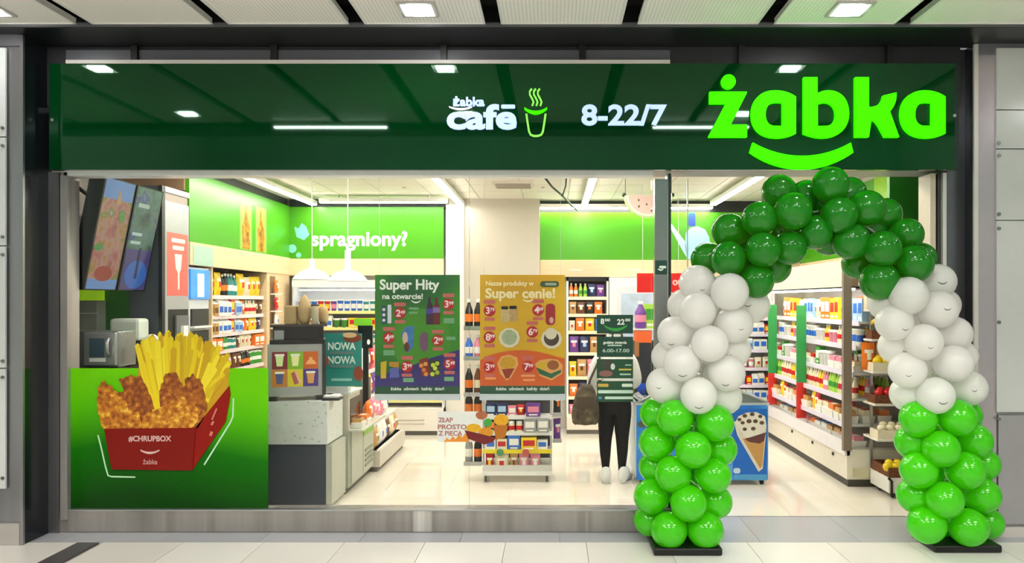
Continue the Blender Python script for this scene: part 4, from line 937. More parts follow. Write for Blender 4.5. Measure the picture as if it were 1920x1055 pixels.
bx('hopper_lid', (X(510, YM + .04), X(612, YM + .04), YM + .04, 6.84, Z(612, YM + .05), Z(608, YM + .05)), M('#3a3330', .35), t)
bx('hopper_light_side', (X(518, YM + .045), X(535, YM + .045), YM + .044, YM + .05, Z(636, YM + .05), Z(619, YM + .05)), M('#8d9191', .3), t)
Qm = front_quad(503, 645, 606, 742, YM)
for j, (c, sc_) in enumerate((('#7a1f2a', '#cfe6a0'), ('#7fb317', '#eef0a8'), ('#c8621a', '#f2b36a'), ('#c07a1e', '#4a5688'), ('#d3c81c', '#a8544a'), ('#4a2f86', '#d99a55'))):
    x = 511 + (j % 3) * 27.6; y = 659 + (j // 3) * 33
    pr(Qm, 'picture_tile', rect(x, y, x + 27.2, y + 32.6), 1, M(c, .35), t)
    if j in (0, 1, 3, 5):
        pr(Qm, 'cup_picture', [(x + 6, y + 5), (x + 21, y + 5), (x + 18.5, y + 27), (x + 8.5, y + 27)], 2, M(sc_, .4), t); pr(Qm, 'cup_lid_picture', rrect(x + 5, y + 4, x + 22, y + 8, 1.5), 3, M('#f4f0e8', .4), t)
    elif j == 2: pr(Qm, 'bun_picture', [(x + 4, y + 24), (x + 8, y + 17), (x + 11, y + 15), (x + 10, y + 11), (x + 17, y + 11), (x + 16, y + 15), (x + 20, y + 17), (x + 24, y + 24)], 2, M(sc_, .4), t)
    else: pr(Qm, 'roll_picture', [[(x + 6, y + 8), (x + 12, y + 4), (x + 20, y + 26), (x + 12, y + 29)], stroke([(x + 14, y + 4), (x + 18, y + 14), (x + 23, y + 27)], 4)], 2, [M(sc_, .4), M('#e8b0a0', .4)], t)
MACH.rotation_euler.z = .29; MACH.location.x -= .05
# paper goods on top of the machine
ZH = Z(608, YM + .05)
KR = M('#b39a6d', .7)
def on_top(nm, lab, mk, cat, grp=None): o = mk().build(nm, KR); tag(o, lab, cat, grp)
on_top('paper_bag', 'brown square paper packet standing on the machine', lambda: MB().bbox(X(534, 6.6), X(556, 6.6), 6.58, 6.68, ZH, Z(573, 6.6), .008), 'packet')
on_top('paper_cone', 'tall pointed brown paper sleeve standing on the machine', lambda: MB().lathe([(.035, 0), (.055, .05), (.06, .12), (.045, .2), (.02, .245), (.003, .26)], 14, (X(571, 6.62), 6.62, ZH)), 'sleeve')
tag(MB().lathe([(.028, 0), (.032, .16), (.036, .165), (.036, .175)], 14, (X(592, 6.62), 6.6, ZH), mats=[0, 1, 1]).build('cup_stack', [M('#d9cfb4', .6), M('#3c2c20', .5)]), 'pale stack of paper cups beside the pointed sleeve', 'cups')
on_top('paper_roll', 'rounded brown paper parcel at the right on the machine', lambda: MB().lathe([(.03, 0), (.042, .03), (.042, .11), (.03, .15), (.008, .165)], 14, (X(604, 6.68), 6.72, ZH)), 'parcel')
tag(MB().tube([P(571, 566, 6.75), P(571, 582, 6.75)], .006, 6).tube([P(557, 574, 6.75), P(585, 574, 6.75)], .006, 6).tube([P(571, 582, 6.75), (P(571, 582, 6.75)[0], 6.75, ZH)], .004, 6).build('wire_holder', M('#8b8c86', .4)), 'thin grey wire cross holder above the paper sleeve', 'holder')
# teal sign
t = thing('counter_sign', 'teal counter sign reading NOWA twice with chocolate pictures', 'sign', (X(642, 7.0), 7.0, .95))
YT = 7.0
bx('board', (X(606, YT), X(678, YT), YT, YT + .012, Z(724, YT), Z(625, YT)), M('#1f8a82', .4), t)
bx('foot', (X(612, YT), X(655, YT), YT - .04, YT + .06, .951, Z(724, YT)), M('#cfd3cf', .3), t)
Qt = front_quad(606, 625, 678, 724, YT)
ptxt(Qt, 'lettering', 'NOWA', 615, 655, 19, 1, M('#d8efe6', .5), t, w=52, bold=.03); ptxt(Qt, 'lettering', 'NOWA', 615, 681, 19, 1, M('#d8efe6', .5), t, w=52, bold=.03)
pr(Qt, 'grey_line', [rrect(618, 658, 664, 664, 2), rrect(618, 684, 664, 689, 2)], 1, M('#5e8280', .5), t)
pr(Qt, 'chocolate_picture', [circ(661, 633, 17, 9, a0=.4), circ(672, 700, 9, 14), circ(611, 677, 6, 9)], 2, [M('#7a3a1c', .4), M('#8d4022', .4), M('#9a4a30', .4)], t)
pr(Qt, 'cream_picture', circ(656, 628, 13, 5), 3, M('#d8b68a', .4), t); pr(Qt, 'pale_line', rrect(621, 709, 660, 714, 2), 1, M('#8fcfc4', .5), t)
t = thing('card_terminal', 'white and black card terminal lying on the counter below the teal sign', 'terminal', (X(625, 6.55), 6.55, ZT))
bx('tray', (X(607, 6.55), X(640, 6.55), 6.48, 6.62, ZT, ZT + .02), BLACK, t, .006); bx('body', (X(611, 6.55), X(637, 6.55), 6.5, 6.6, ZT + .02, ZT + .05), WHITE, t, .01); bx('screen', (X(613, 6.55), X(623, 6.55), 6.52, 6.58, ZT + .05, ZT + .053), BLACK, t)
t = thing('till_monitor', 'black till monitor with a lime screen top behind the teal sign', 'monitor', (X(687, 7.73), 7.73, .95))
bx('screen', (X(672, 7.73), X(699, 7.73), 7.71, 7.75, Z(652, 7.73), Z(610, 7.73)), M('#0d1013', .2), t); bx('lime_topper', (X(664, 7.76), X(697, 7.76), 7.755, 7.775, Z(610, 7.76), Z(597, 7.76)), M('#7bd526', .4), t)
bx('stand', (X(681, 7.73), X(691, 7.73), 7.715, 7.735, .602, Z(652, 7.73)), BLACK, t); bx('stand_foot', (X(674, 7.73), X(698, 7.73), 7.69, 7.78, .601, .612), BLACK, t)
pr(front_quad(672, 610, 699, 652, 7.71), 'sticker', circ(691, 641, 3, 5), 1, WHITE, t)
# pendant lamps
for i, (px, yy, pt, pb) in enumerate(((585, 7.9, 488, 524), (652, 7.6, 470, 527))):
    zb = Z(pb, yy); s_ = .2
    q = thing('pendant_lamp', ('white dome pendant lamp hanging at the left over the counter', 'white dome pendant lamp hanging nearest the green poster')[i], 'lamp', (X(px, yy), yy, zb), 'white pendant lamps over the counter')
    MB().lathe([(s_, 0), (s_ * .98, .01), (s_ * .85, .045), (s_ * .6, .085), (s_ * .3, .11), (.03, .12), (.03, Z(pt, yy) - zb), (.012, Z(pt, yy) - zb + .02)], 24, (X(px, yy), yy, zb), cap=False).build('shade', M('#f4f4f6', .3), q)
    MB().tube([(X(px, yy), yy, Z(pt, yy)), (X(px, yy), yy, 3.2)], .006, 6).build('cord', WHITE, q)
    MB().ball((X(px, yy), yy, zb + .05), .035).build('bulb', M('#fff4dd', .4, emit=4, var=0), q)
# ----------------------------------------------------------------- nook at the far left
struct(bx('wall_nook', (-4.6, -3.935, 6.93, 7.0, 0, 2.35), M('#237014', .4, var=.08)))
struct(bx('wall_nook_upper', (-4.6, XL - .04, 7.40, 7.44, 2.9, 3.2), M('#9a7a5c', .5)))
t = thing('tall_machine', 'tall slate grey self-service drinks machine with a red poster on its side', 'machine', (-3.85, 7.15, 0))
bx('body', (-3.93, XL - .012, 6.92, 7.42, 0, 2.87), M('#4a5058', .4), t)
bx('side_panel', (XL - .012, XL, 6.96, 7.42, 0, 2.74), M('#a5a7a6', .35), t)
bx('corner_edge', (XL - .03, XL + .004, 6.905, 6.96, 0, 2.87), M('#15181b', .35), t)
bx('top_rail', (XL - .012, XL + .006, 6.96, 7.42, 2.82, 2.87), M('#cfcfcb', .35), t); bx('top_recess', (XL - .012, XL - .006, 6.98, 7.40, 2.74, 2.82), M('#8c7f74', .5), t)
Qx = Quad((XL, 7.0, 2.45), (XL, 7.40, 2.45), (XL, 7.0, 1.85), (0, 0, 40, 60))
pr(Qx, 'poster', rect(0, 0, 40, 60), 1, M('#e2645a', .4), t)
pr(Qx, 'poster_cup', [(14, 20), (28, 20), (26, 34), (23, 38), (23, 54), (20, 54), (20, 38), (16, 34)], 2, M('#f6e3df', .4), t); pr(Qx, 'poster_title', [rrect(8, 5, 34, 9, 1.5), rrect(10, 12, 32, 16, 1.5)], 2, M('#f6d8d3', .4), t)
bx('outlet_bay', (XL - .002, XL + .003, 7.02, 7.4, 1.27, 1.72), BLACK, t); bx('outlet_unit', (XL + .003, XL + .02, 7.14, 7.38, 1.3, 1.66), M('#6a6c6e', .35), t); bx('cup_spout', (XL + .02, XL + .05, 7.22, 7.31, 1.44, 1.56), WHITE, t)
# menu screens
IMG = ramp_mat('screen_food', [(.25, '#8f5140'), (.42, '#c8776a'), (.5, '#c9a08c'), (.58, '#c58a3a'), (.68, '#5d9a44'), (.8, '#d9c9c0')], 9, .4, emit=.42, detail=2, glow=True)
IMG2 = ramp_mat('screen_drinks', [(.3, '#274f52'), (.45, '#5d9c7a'), (.55, '#7ab09a'), (.65, '#3a5aa8'), (.8, '#9ab8c8')], 7, .4, emit=.30, detail=2, glow=True)
SKY = E('#6f9fd8', .5)
for i, (ya, yb) in enumerate(((5.97, 6.41), (6.43, 6.86))):
    q = thing('menu_screen', ('tall tilted menu screen showing food dishes, nearest the window', 'tall tilted menu screen showing drinks and a blue plate, behind the food one')[i], 'screen', (-3.72, (ya + yb) / 2, 1.89), 'hanging menu screens')
    A = (-3.575, ya, 2.80); B = (-3.575, yb, 2.80); C = (-3.755, ya, 1.89); D = (-3.755, yb, 1.89)
    th = .13
    m = MB(); m.prism([A, B, D, C], [(p[0] - th, p[1], p[2]) for p in (A, B, D, C)]); m.build('casing', M('#0b0d10', .25), q, fixn=True)
    Qn = Quad(A, B, C, (0, 0, 50, 100))
    if Qn.n.x < 0: Qn.n = -Qn.n
    pr(Qn, 'display', rect(2, 1, 48, 99), 1, (IMG, IMG2)[i], q)
    if i == 0:
        pr(Qn, 'image_sky', rect(2, 1, 48, 18), 2, SKY, q); pr(Qn, 'image_table', rect(2, 90, 48, 99), 2, SKY, q); pr(Qn, 'image_cone', [(22, 22), (26, 8), (30, 22)], 3, E('#c9a45c', .5), q)
        pr(Qn, 'image_plate', circ(24, 85, 14, 7), 3, E('#a8402f', .5), q); pr(Qn, 'image_herbs', [circ(36, 32, 5, 6), circ(9, 62, 7, 3)], 3, E('#4d9a3c', .5), q)
    else:
        pr(Qn, 'image_text', [rrect(8, 16, 28, 20, 1), rrect(6, 44, 24, 47, 1), rrect(6, 52, 24, 55, 1)], 2, E('#bfe0cc', .5), q)
        pr(Qn, 'image_base', rect(2, 60, 48, 99), 2, E('#4a4180', .5), q); pr(Qn, 'image_plate', circ(26, 84, 20, 14), 3, E('#2f72c8', .5), q); pr(Qn, 'image_spoon', stroke([(26, 58), (26, 88)], 4), 4, M('#14204a', .4), q)
    MB().tube([(-3.75, (ya + yb) / 2, 2.6), (-3.95, (ya + yb) / 2, 2.75), (-3.95, (ya + yb) / 2, 3.19)], .02, 8).build('bracket', DARK, q)
# appliances left on the counter
t = thing('riser_cabinet', 'black riser cabinet carrying the oven at the left behind the window', 'cabinet', (-3.85, 6.5, ZT))
bx('body', (-4.25, X(216, 6.35), 6.2, 6.85, ZT, 1.21), M('#131512', .4), t); bx('top', (-4.27, X(222, 6.35), 6.17, 6.87, 1.21, 1.235), M('#10130f', .3), t)
ZR = 1.235; YO = 6.2
t = thing('snack_oven', 'small steel oven with a dark window and door handle at the left behind glass', 'oven', (X(178, YO), 6.4, ZR))
OV = M('#9ea19f', .25, .7); xa, xb = X(150, YO), X(218, YO); zt = Z(621, YO)
bx('body', (X(128, YO), xb, YO + .03, 6.5, ZR + .015, zt), OV, t, .01)
for xx in (xa, xb - .06):
    for yy in (YO + .06, 6.44): bx('foot', (xx, xx + .04, yy, yy + .04, ZR, ZR + .016), BLACK, t)
dd = bx('door', (xa + .03, xb - .005, YO, YO + .03, ZR + .03, zt - .01), M('#b3b6b6', .25, .6), t, .008)
bx('window', (X(168, YO), X(196, YO), YO - .004, YO, Z(669, YO), Z(634, YO)), M('#3c5162', .08, var=.3, scale=12), dd)
bx('label_strip', (X(168, YO), X(198, YO), YO - .004, YO, Z(678, YO), Z(671, YO)), WHITE, dd)
MB().tube([(X(205, YO), YO, Z(633, YO)), (X(206, YO), YO - .04, Z(640, YO)), (X(206, YO), YO - .04, Z(660, YO)), (X(205, YO), YO, Z(667, YO))], .014, 8).build('handle', SILVER, dd)
t = thing('towel_dispenser', 'rounded white dispenser box standing behind the small oven', 'dispenser', (X(232, 6.7), 6.75, ZR))
bx('cover', (X(204, 6.68), X(261, 6.68), 6.68, 6.86, Z(639, 6.68), Z(597, 6.68)), M('#dfe8da', .35), t, .03)
bx('base', (X(210, 6.68), X(257, 6.68), 6.7, 6.86, ZR, Z(639, 6.68)), M('#1a1d1c', .4), t)
t = thing('bread_roll_box', 'clear plastic box of pale rolls beside the small oven', 'box', (X(232, 6.52), 6.6, ZR))
bx('case', (X(208, 6.52), X(250, 6.52), 6.52, 6.66, ZR, Z(648, 6.52)), glass_mat('clear_plastic', (.9, .95, .9, 1), .05, 1.35), t)
for j in range(8): MB().ball((X(214 + (j % 4) * 9.5, 6.57), 6.57 + (j % 2) * .04, ZR + .035 + (j // 4) * .06), .032, n=10, k=6, sq=(1, 1, .85)).build('roll', M('#dfe2bf', .6), t)
t = thing('steel_unit', 'steel back unit with a bright lime top in the left corner', 'machine', (-4.25, 6.75, ZR))
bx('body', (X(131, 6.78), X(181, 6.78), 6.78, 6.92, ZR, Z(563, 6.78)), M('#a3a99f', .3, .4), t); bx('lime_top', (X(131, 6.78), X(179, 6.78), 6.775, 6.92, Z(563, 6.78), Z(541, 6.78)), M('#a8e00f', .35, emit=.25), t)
bx('seam', (X(131, 6.775), X(181, 6.775), 6.774, 6.78, Z(588, 6.78), Z(586, 6.78)), M('#dfe4dc', .3), t)
t = thing('tape_holder', 'small white ring-shaped holder peeping over the printed fries', 'holder', (X(285, 6.5), 6.5, ZT))
Qh = front_quad(270, 620, 300, 650, 6.5)
m = MB(); ring = [(X(285, 6.5) + .05 * math.cos(a), 6.5, Z(640, 6.5) + .05 * math.sin(a)) for a in [2 * math.pi * k / 16 for k in range(17)]]; m.tube(ring, .016, 8); m.build('ring', WHITE, t)
bx('stand', (X(281, 6.5), X(289, 6.5), 6.48, 6.52, ZT, Z(650, 6.5)), BLACK, t)
# ----------------------------------------------------------------- window prints
YD = 5.843
gp = thing('window_poster', 'large green window print of a red box of fries and fried chicken', 'window print', (X(314, YD), YD, Z(958, YD)))
Qd = front_quad(125, 690, 503, 958, YD)
pg = bpy.data.materials.new('green_print_gradient'); pg.use_nodes = True; nt = pg.node_tree; b = nt.nodes['Principled BSDF']
tc = nt.nodes.new('ShaderNodeTexCoord'); sp = nt.nodes.new('ShaderNodeSeparateXYZ'); nt.links.new(tc.outputs['Generated'], sp.inputs[0])
def mth(op, a, b_=None):
    n = nt.nodes.new('ShaderNodeMath'); n.operation = op
    for i, v in enumerate((a, b_)):
        if v is None: continue
        if isinstance(v, (int, float)): n.inputs[i].default_value = v
        else: nt.links.new(v, n.inputs[i])
    return n.outputs[0]
gx, gz = sp.outputs['X'], sp.outputs['Z']
tt = mth('ADD', gz, mth('MULTIPLY', mth('ABSOLUTE', mth('SUBTRACT', gx, .35)), .28))
rp = nt.nodes.new('ShaderNodeValToRGB'); e = rp.color_ramp.elements
e[0].position = .12; e[0].color = lin('#0a3c06'); e[1].position = 1.0; e[1].color = lin('#6ccc06'); q_ = e.new(.52); q_.color = lin('#126a05'); q_ = e.new(.8); q_.color = lin('#52b804')
nt.links.new(tt, rp.inputs[0]); nt.links.new(rp.outputs[0], b.inputs['Base Color']); b.inputs['Roughness'].default_value = .25; b.inputs['Specular IOR Level'].default_value = .15
nt.links.new(rp.outputs[0], b.inputs['Emission Color']); b.inputs['Emission Strength'].default_value = 0
pr(Qd, 'green_sheet', rect(126, 690, 503, 958), 0, pg, gp)
RB = M('#7d0d03', .35, var=.08, scale=3, spec=.25); RB2 = M('#8d1005', .35, var=.08, scale=3, spec=.25)
YEL = [M(c, .4, var=.04) for c in ('#e2c708', '#d2b303', '#f0dc2a', '#c9a000', '#ecd014')]
# silhouette of fries and the sticks
back = [(262, 770), (256, 730), (260, 690), (262, 668), (272, 650), (285, 644), (298, 636), (320, 638), (345, 636), (372, 640), (398, 654), (415, 664), (426, 676), (430, 690), (428, 730), (400, 770), (360, 800), (300, 800)]
pr(Qd, 'printed_fries_backing', back, 1, M('#c99a05', .4), gp)
rnd = random.Random(3); st = []
for i in range(95):
    u = rnd.random(); tx = 254 + 180 * u; ty = 618 + 34 * (2 * u - .85) ** 2 + rnd.choice((0, 4, 9, 16, 30, 45)) + rnd.uniform(0, 6)
    bx_ = 300 + 110 * (u - .1) * .9 + rnd.uniform(-8, 8); by = 800 - 70 * abs(u - .3) - rnd.uniform(0, 30)
    dx, dy = bx_ - tx, by - ty; l = math.hypot(dx, dy); wq = rnd.uniform(3.2, 5.5); nx, ny = -dy / l * wq, dx / l * wq
    st.append([(tx - nx, ty + 1.5 - ny), (tx + dx * .012, ty - 3), (tx + nx, ty + 1.5 + ny), (bx_ + nx, by + ny), (bx_ - nx, by - ny)])
for k in range(3):
    sub = st[k::3]; pr(Qd, 'printed_fries', sub, 2 + k, YEL, gp)
CHK = ramp_mat('printed_chicken', [(.25, '#6e3206'), (.42, '#a85a0a'), (.55, '#c98012'), (.68, '#f0bd45')], 26, .45, detail=9)
CHK2 = ramp_mat('printed_chicken_dark', [(.25, '#5c2405'), (.45, '#8d4408'), (.6, '#b06512'), (.75, '#e0a035')], 26, .45, detail=9)
def blob(pts, amp=2.2, n=5, sd=1):
    r_ = random.Random(sd); o = []
    for i in range(len(pts)):
        a, b2 = pts[i], pts[(i + 1) % len(pts)]
        for k in range(n): t_ = k / n; o.append((a[0] + (b2[0] - a[0]) * t_ + r_.uniform(-amp, amp), a[1] + (b2[1] - a[1]) * t_ + r_.uniform(-amp, amp)))
    return o
pr(Qd, 'printed_chicken_pile', blob([(224, 735), (262, 725), (296, 740), (330, 722), (372, 722), (390, 770), (372, 803), (215, 803)], sd=9), 5, CHK2, gp)
# red box: front and side
pr(Qd, 'printed_box_side', [(431, 722), (433, 740), (424, 790), (361, 881), (368, 800)], 5, RB2, gp)
pr(Qd, 'printed_chicken_piece', blob([(222, 712), (246, 703), (266, 706), (278, 728), (290, 765), (262, 772), (238, 745)], sd=2), 6, CHK2, gp)
pr(Qd, 'printed_chicken_piece', blob([(312, 700), (330, 698), (342, 720), (345, 745), (318, 756), (300, 760), (298, 735)], sd=3), 6, CHK2, gp)
pr(Qd, 'printed_chicken_piece', blob([(348, 712), (362, 700), (378, 714), (384, 736), (388, 770), (362, 785), (345, 752)], sd=4), 7, CHK2, gp)
pr(Qd, 'printed_chicken_piece', blob([(186, 722), (196, 712), (206, 722), (222, 735), (238, 752), (246, 770), (264, 774), (270, 800), (196, 803), (184, 765)], sd=5), 8, CHK, gp)
pr(Qd, 'printed_chicken_piece', blob([(276, 775), (300, 764), (326, 752), (345, 744), (362, 752), (376, 772), (372, 790), (360, 803), (268, 803), (268, 788)], sd=6), 8, CHK, gp)
pr(Qd, 'printed_box_front', [(197, 803), (368, 801), (362, 881), (211, 879)], 9, RB, gp)
PINK = M('#d9b3ab', .5); WL = M('#bfe8c0', .4)
ptxt(Qd, 'lettering', '#CHRUPBOX', 243, 826, 14, 10, PINK, gp, w=80, bold=.03)
pr(Qd, 'smile', smile(283, 843, 36, 5, 4.5), 10, PINK, gp)
ptxt(Qd, 'lettering', 'żabka', 270, 869, 13, 10, M('#c98f8a', .5), gp, w=27, bold=.02)
pr(Qd, 'side_streaks', [stroke([(408, 765), (399, 786)], 3), stroke([(402, 789), (398, 796)], 4), stroke([(399, 808), (396, 816)], 5)], 10, M('#d07a68', .5), gp)
for s_ in (stroke([(184, 815), (190, 838), (198, 874), (203, 891), (210, 893), (254, 894)], 2.6), stroke([(438, 746), (437, 780), (432, 792), (383, 871)], 2.8)): pr(Qd, 'outline_stroke', s_, 2, WL, gp)
# hanging posters
def poster(lab, x0, x1, col):
    q = thing('hanging_poster', lab, 'poster', (X((x0 + x1) / 2, 5.9), 5.9, Z(751, 5.9)))
    YQ = 5.89
    bx('holder_strip', (X(x0 - 1, YQ), X(x1 + 1, YQ), YQ + .002, YQ + .01, Z(750, YQ), Z(738, YQ)), M('#c4d0d4', .3), q)
    bx('sheet', (X(x0, YQ), X(x1, YQ), YQ + .001, YQ + .006, Z(738, YQ), Z(515, YQ)), col, q)
    for px in (x0 + 8, x1 - 8): MB().tube([P(px, 515, YQ + .004), (X(px, YQ), YQ + .004, 2.775)], .0012, 5).build('string', M('#d9d9d4', .5), q)
    return q, front_quad(x0, 515, x1, 738, YQ)
LT = M('#e8f2e6', .5); REDP = M('#b3141c', .4); PK = M('#c4645c', .5)
def price(Q, q, x, y, s, r=11, dec='99'):
    pr(Q, 'price_tab', [rrect(x - r, y - r - 9, x + r, y - r - 2, 2), rrect(x - r * .9, y + r + 2, x + r * .9, y + r + 8, 2)], 1.75, PK, q)
    pr(Q, 'price_disc', circ(x, y, r), 2.4, REDP, q)
    ptxt(Q, 'price', s, x - r * .65, y + r * .52, r * 1.6, 3, M('#f6dede', .5), q, bold=.03); ptxt(Q, 'price', dec, x + r * .08, y + r * .1, r * .8, 3, M('#f6dede', .5), q, bold=.03)
def rad_mat(name, stops, sc):
    return ramp_mat(name, stops, sc, .35, detail=1)
q, Q = poster('dark green poster reading Super Hity with red price discs hanging in the window', 703, 862, ramp_mat('poster_green', [(.35, '#0e5a2a'), (.6, '#2f8a12')], 1.6, .35, detail=1))
pr(Q, 'light_patch', circ(790, 640, 55, 62, 28), .6, M('#3f8d12', .4, var=.15, scale=4), q)
pr(Q, 'purple_field', [(703, 705), (760, 690), (810, 670), (862, 655), (862, 726), (703, 726)], 1, M('#2c2170', .4, var=.12, scale=5), q)
pr(Q, 'footer', rect(703, 724, 862, 738), 1.5, M('#0b4a2c', .4), q)
ptxt(Q, 'lettering', 'Super Hity', 712, 542, 26, 2, LT, q, w=112, bold=.03); ptxt(Q, 'lettering', 'na otwarcie!', 717, 560, 14, 2, LT, q, w=76, bold=.03)
pr(Q, 'smile', smile(780, 563, 18, 4, 3), 2, LT, q)
ptxt(Q, 'footer_lettering', 'żabka  uśmiech  każdy  dzień', 733, 731, 8, 3, LT, q, w=100, bold=.02)
for x, y, s, d in ((750, 587, '2', '49'), (841, 570, '3', '99'), (729, 633, '4', '49'), (821, 638, '2', '99'), (763, 687, '3', '99'), (843, 682, '5', '49')): price(Q, q, x, y, s, 11, d)
pr(Q, 'can_picture', [rrect(716, 573, 724, 607, 2), rrect(727, 571, 734, 606, 2)], 3, [M('#2b3a6b', .4), M('#cfd6e6', .4)], q)
pr(Q, 'can_highlight', [circ(720, 580, 3), circ(720, 590, 3), circ(720, 600, 3)], 4, M('#d8dce8', .4), q)
for dx, c in ((0, '#3a1c3a'), (13, '#6a1422')): pr(Q, 'bottle_picture', [(799 + dx, 608), (799 + dx, 580), (801 + dx, 572), (803 + dx, 566), (803 + dx, 557), (808 + dx, 557), (808 + dx, 566), (811 + dx, 572), (812 + dx, 580), (812 + dx, 608)], 3, M(c, .35), q)
pr(Q, 'bottle_label', [rect(799, 578, 812, 588), rect(812, 576, 825, 586)], 4, [M('#4a3f9a', .4), M('#8b6fb0', .4)], q)
pr(Q, 'ice_picture', [(752, 628), (760, 612), (777, 611), (775, 650), (764, 661), (757, 655), (759, 645)], 3, M('#3a78b8', .4, var=.4, scale=30), q); pr(Q, 'chocolate_picture', [circ(760, 634, 5, 12), circ(763, 650, 5, 9)], 4, [M('#d9b8a4', .4), M('#5a2c18', .4)], q)
pr(Q, 'bar_picture', [(787, 632), (791, 623), (797, 622), (803, 628), (801, 655), (794, 660), (788, 652)], 3, M('#6f4a6a', .4, var=.4, scale=40), q)
pr(Q, 'bag_picture', [[(714, 679), (725, 676), (724, 709), (714, 709)], [(730, 678), (748, 678), (748, 690), (730, 686)], [(732, 690), (747, 688), (749, 707), (731, 708)]], 3, [M('#d0b21c', .4), M('#b8861a', .4), M('#5a62b0', .4)], q)
pr(Q, 'sweets_picture', [[(786, 674), (802, 669), (808, 700), (792, 706)], [(806, 676), (824, 674), (826, 704), (808, 708)]], 3, [M('#7a2414', .4), M('#2c3a12', .4)], q)
pr(Q, 'sweets_dots', [circ(x, y, 4) for x, y in ((790, 685), (798, 682), (795, 693), (799, 701), (812, 684), (820, 681), (816, 690), (811, 701), (820, 698))], 4, [M('#e08a3a', .4), M('#e0a04a', .4), M('#d8783a', .4), M('#e08a3a', .4), M('#c8d83a', .4), M('#b8cc3a', .4), M('#d0dc4a', .4), M('#c8d83a', .4), M('#a8b83a', .4)], q)
pr(Q, 'small_print', [rrect(767, 576, 785, 580, 1), rrect(767, 584, 783, 588, 1), rrect(832, 596, 852, 606, 1), rrect(719, 656, 740, 666, 1), rrect(837, 631, 854, 637, 1), rrect(756, 708, 776, 716, 1), rrect(833, 706, 851, 714, 1)], 3, M('#6fa87c', .5), q)
q, Q = poster('yellow and orange poster reading Super cenie with red price discs in the window', 900, 1059, ramp_mat('poster_yellow', [(.35, '#c99a06'), (.6, '#dcb408')], 1.5, .35, detail=1))
pr(Q, 'orange_field', [(900, 676)] + [(900 + 159 * k / 12, 676 - 20 * math.sin(math.pi * (k + 1) / 13.5)) for k in range(1, 12)] + [(1059, 672), (1059, 724), (900, 724)], 1, M('#cf5a10', .4, var=.08, scale=4), q)
pr(Q, 'footer', rect(900, 723, 1059, 738), 1.5, M('#0b4f38', .4), q)
CRL = M('#f3e6b0', .5)
ptxt(Q, 'lettering', 'Nasze produkty w', 911, 535, 12, 2, CRL, q, w=90, bold=.03); ptxt(Q, 'lettering', 'Super cenie!', 910, 558, 25, 2, CRL, q, w=131, bold=.035)
pr(Q, 'smile', smile(990, 561, 20, 3.5, 3.5), 2, CRL, q); pr(Q, 'badge', rrect(1013, 527, 1048, 538, 5), 2, M('#2f4a2a', .4), q); pr(Q, 'badge_lettering', rrect(1022, 530, 1044, 535, 2), 3, M('#8fa88a', .4), q)
ptxt(Q, 'footer_lettering', 'żabka  uśmiech  każdy  dzień', 930, 731, 8, 3, LT, q, w=100, bold=.02)
for x, y, s, d in ((918, 582, '3', '79'), (1009, 581, '4', '69'), (918, 632, '8', '99'), (998, 622, '6', '79'), (918, 688, '3', '99'), (990, 687, '7', '99')): price(Q, q, x, y, s, 11, d)
pr(Q, 'jar_picture', [rrect(939, 577, 955, 604, 4), rrect(955, 576, 971, 602, 4)], 3, [M('#c9b27a', .4, var=.3, scale=40), M('#b89a62', .4, var=.3, scale=40)], q); pr(Q, 'jar_lid', [rrect(940, 574, 953, 580, 2), rrect(955, 573, 969, 579, 2)], 4, BLACK, q)
pr(Q, 'bottle_picture', rrect(1023, 569, 1041, 609, 7), 3, M('#a01428', .4), q); pr(Q, 'bottle_label', circ(1034, 600, 4, 6), 4, M('#d9a8a0', .4), q)
for x, y, r in ((955, 633, 20), (1034, 635, 20)): pr(Q, 'bowl_picture', circ(x, y, r, r * .95, 10), 3, M('#ddd6bc', .4), q); pr(Q, 'food_picture', circ(x, y - 1, r * .72, n=14), 4, M('#9fb08a' if x < 1000 else '#4b3d30', .4, var=.4, scale=40), q)
pr(Q, 'rice_picture', circ(1033, 625, 11), 5, M('#d9d2b8', .4), q)
pr(Q, 'fries_box_picture', [(932, 681), (940, 668), (955, 664), (970, 670), (972, 683), (958, 708), (950, 713), (938, 700)], 3, M('#dfa45a', .4), q); pr(Q, 'fries_picture', [circ(952, 680, 15, 11), [(941, 692), (965, 690), (954, 709), (948, 709)]], 4, [M('#c99a14', .4, var=.3, scale=50), M('#8d2a12', .4)], q)
pr(Q, 'tray_picture', [(1003, 682), (1012, 675), (1030, 672), (1046, 674), (1055, 684), (1054, 700), (1034, 713), (1012, 704)], 3, M('#dfa45a', .4), q); pr(Q, 'tray_green', [(1005, 688), (1033, 700), (1052, 692), (1052, 698), (1034, 709), (1012, 701)], 4, M('#17603a', .4), q)
pr(Q, 'tray_food', [[(1006, 684), (1014, 678), (1026, 678), (1022, 694), (1012, 691)], circ(1037, 684, 11, 9)], 5, [M('#cfae18', .4), M('#9a5a24', .4, var=.4, scale=60)], q)
pr(Q, 'small_print', [rrect(977, 702, 1003, 706, 1), rrect(981, 710, 1003, 714, 1), rrect(910, 707, 930, 711, 1)], 3, M('#e89a5a', .5), q)
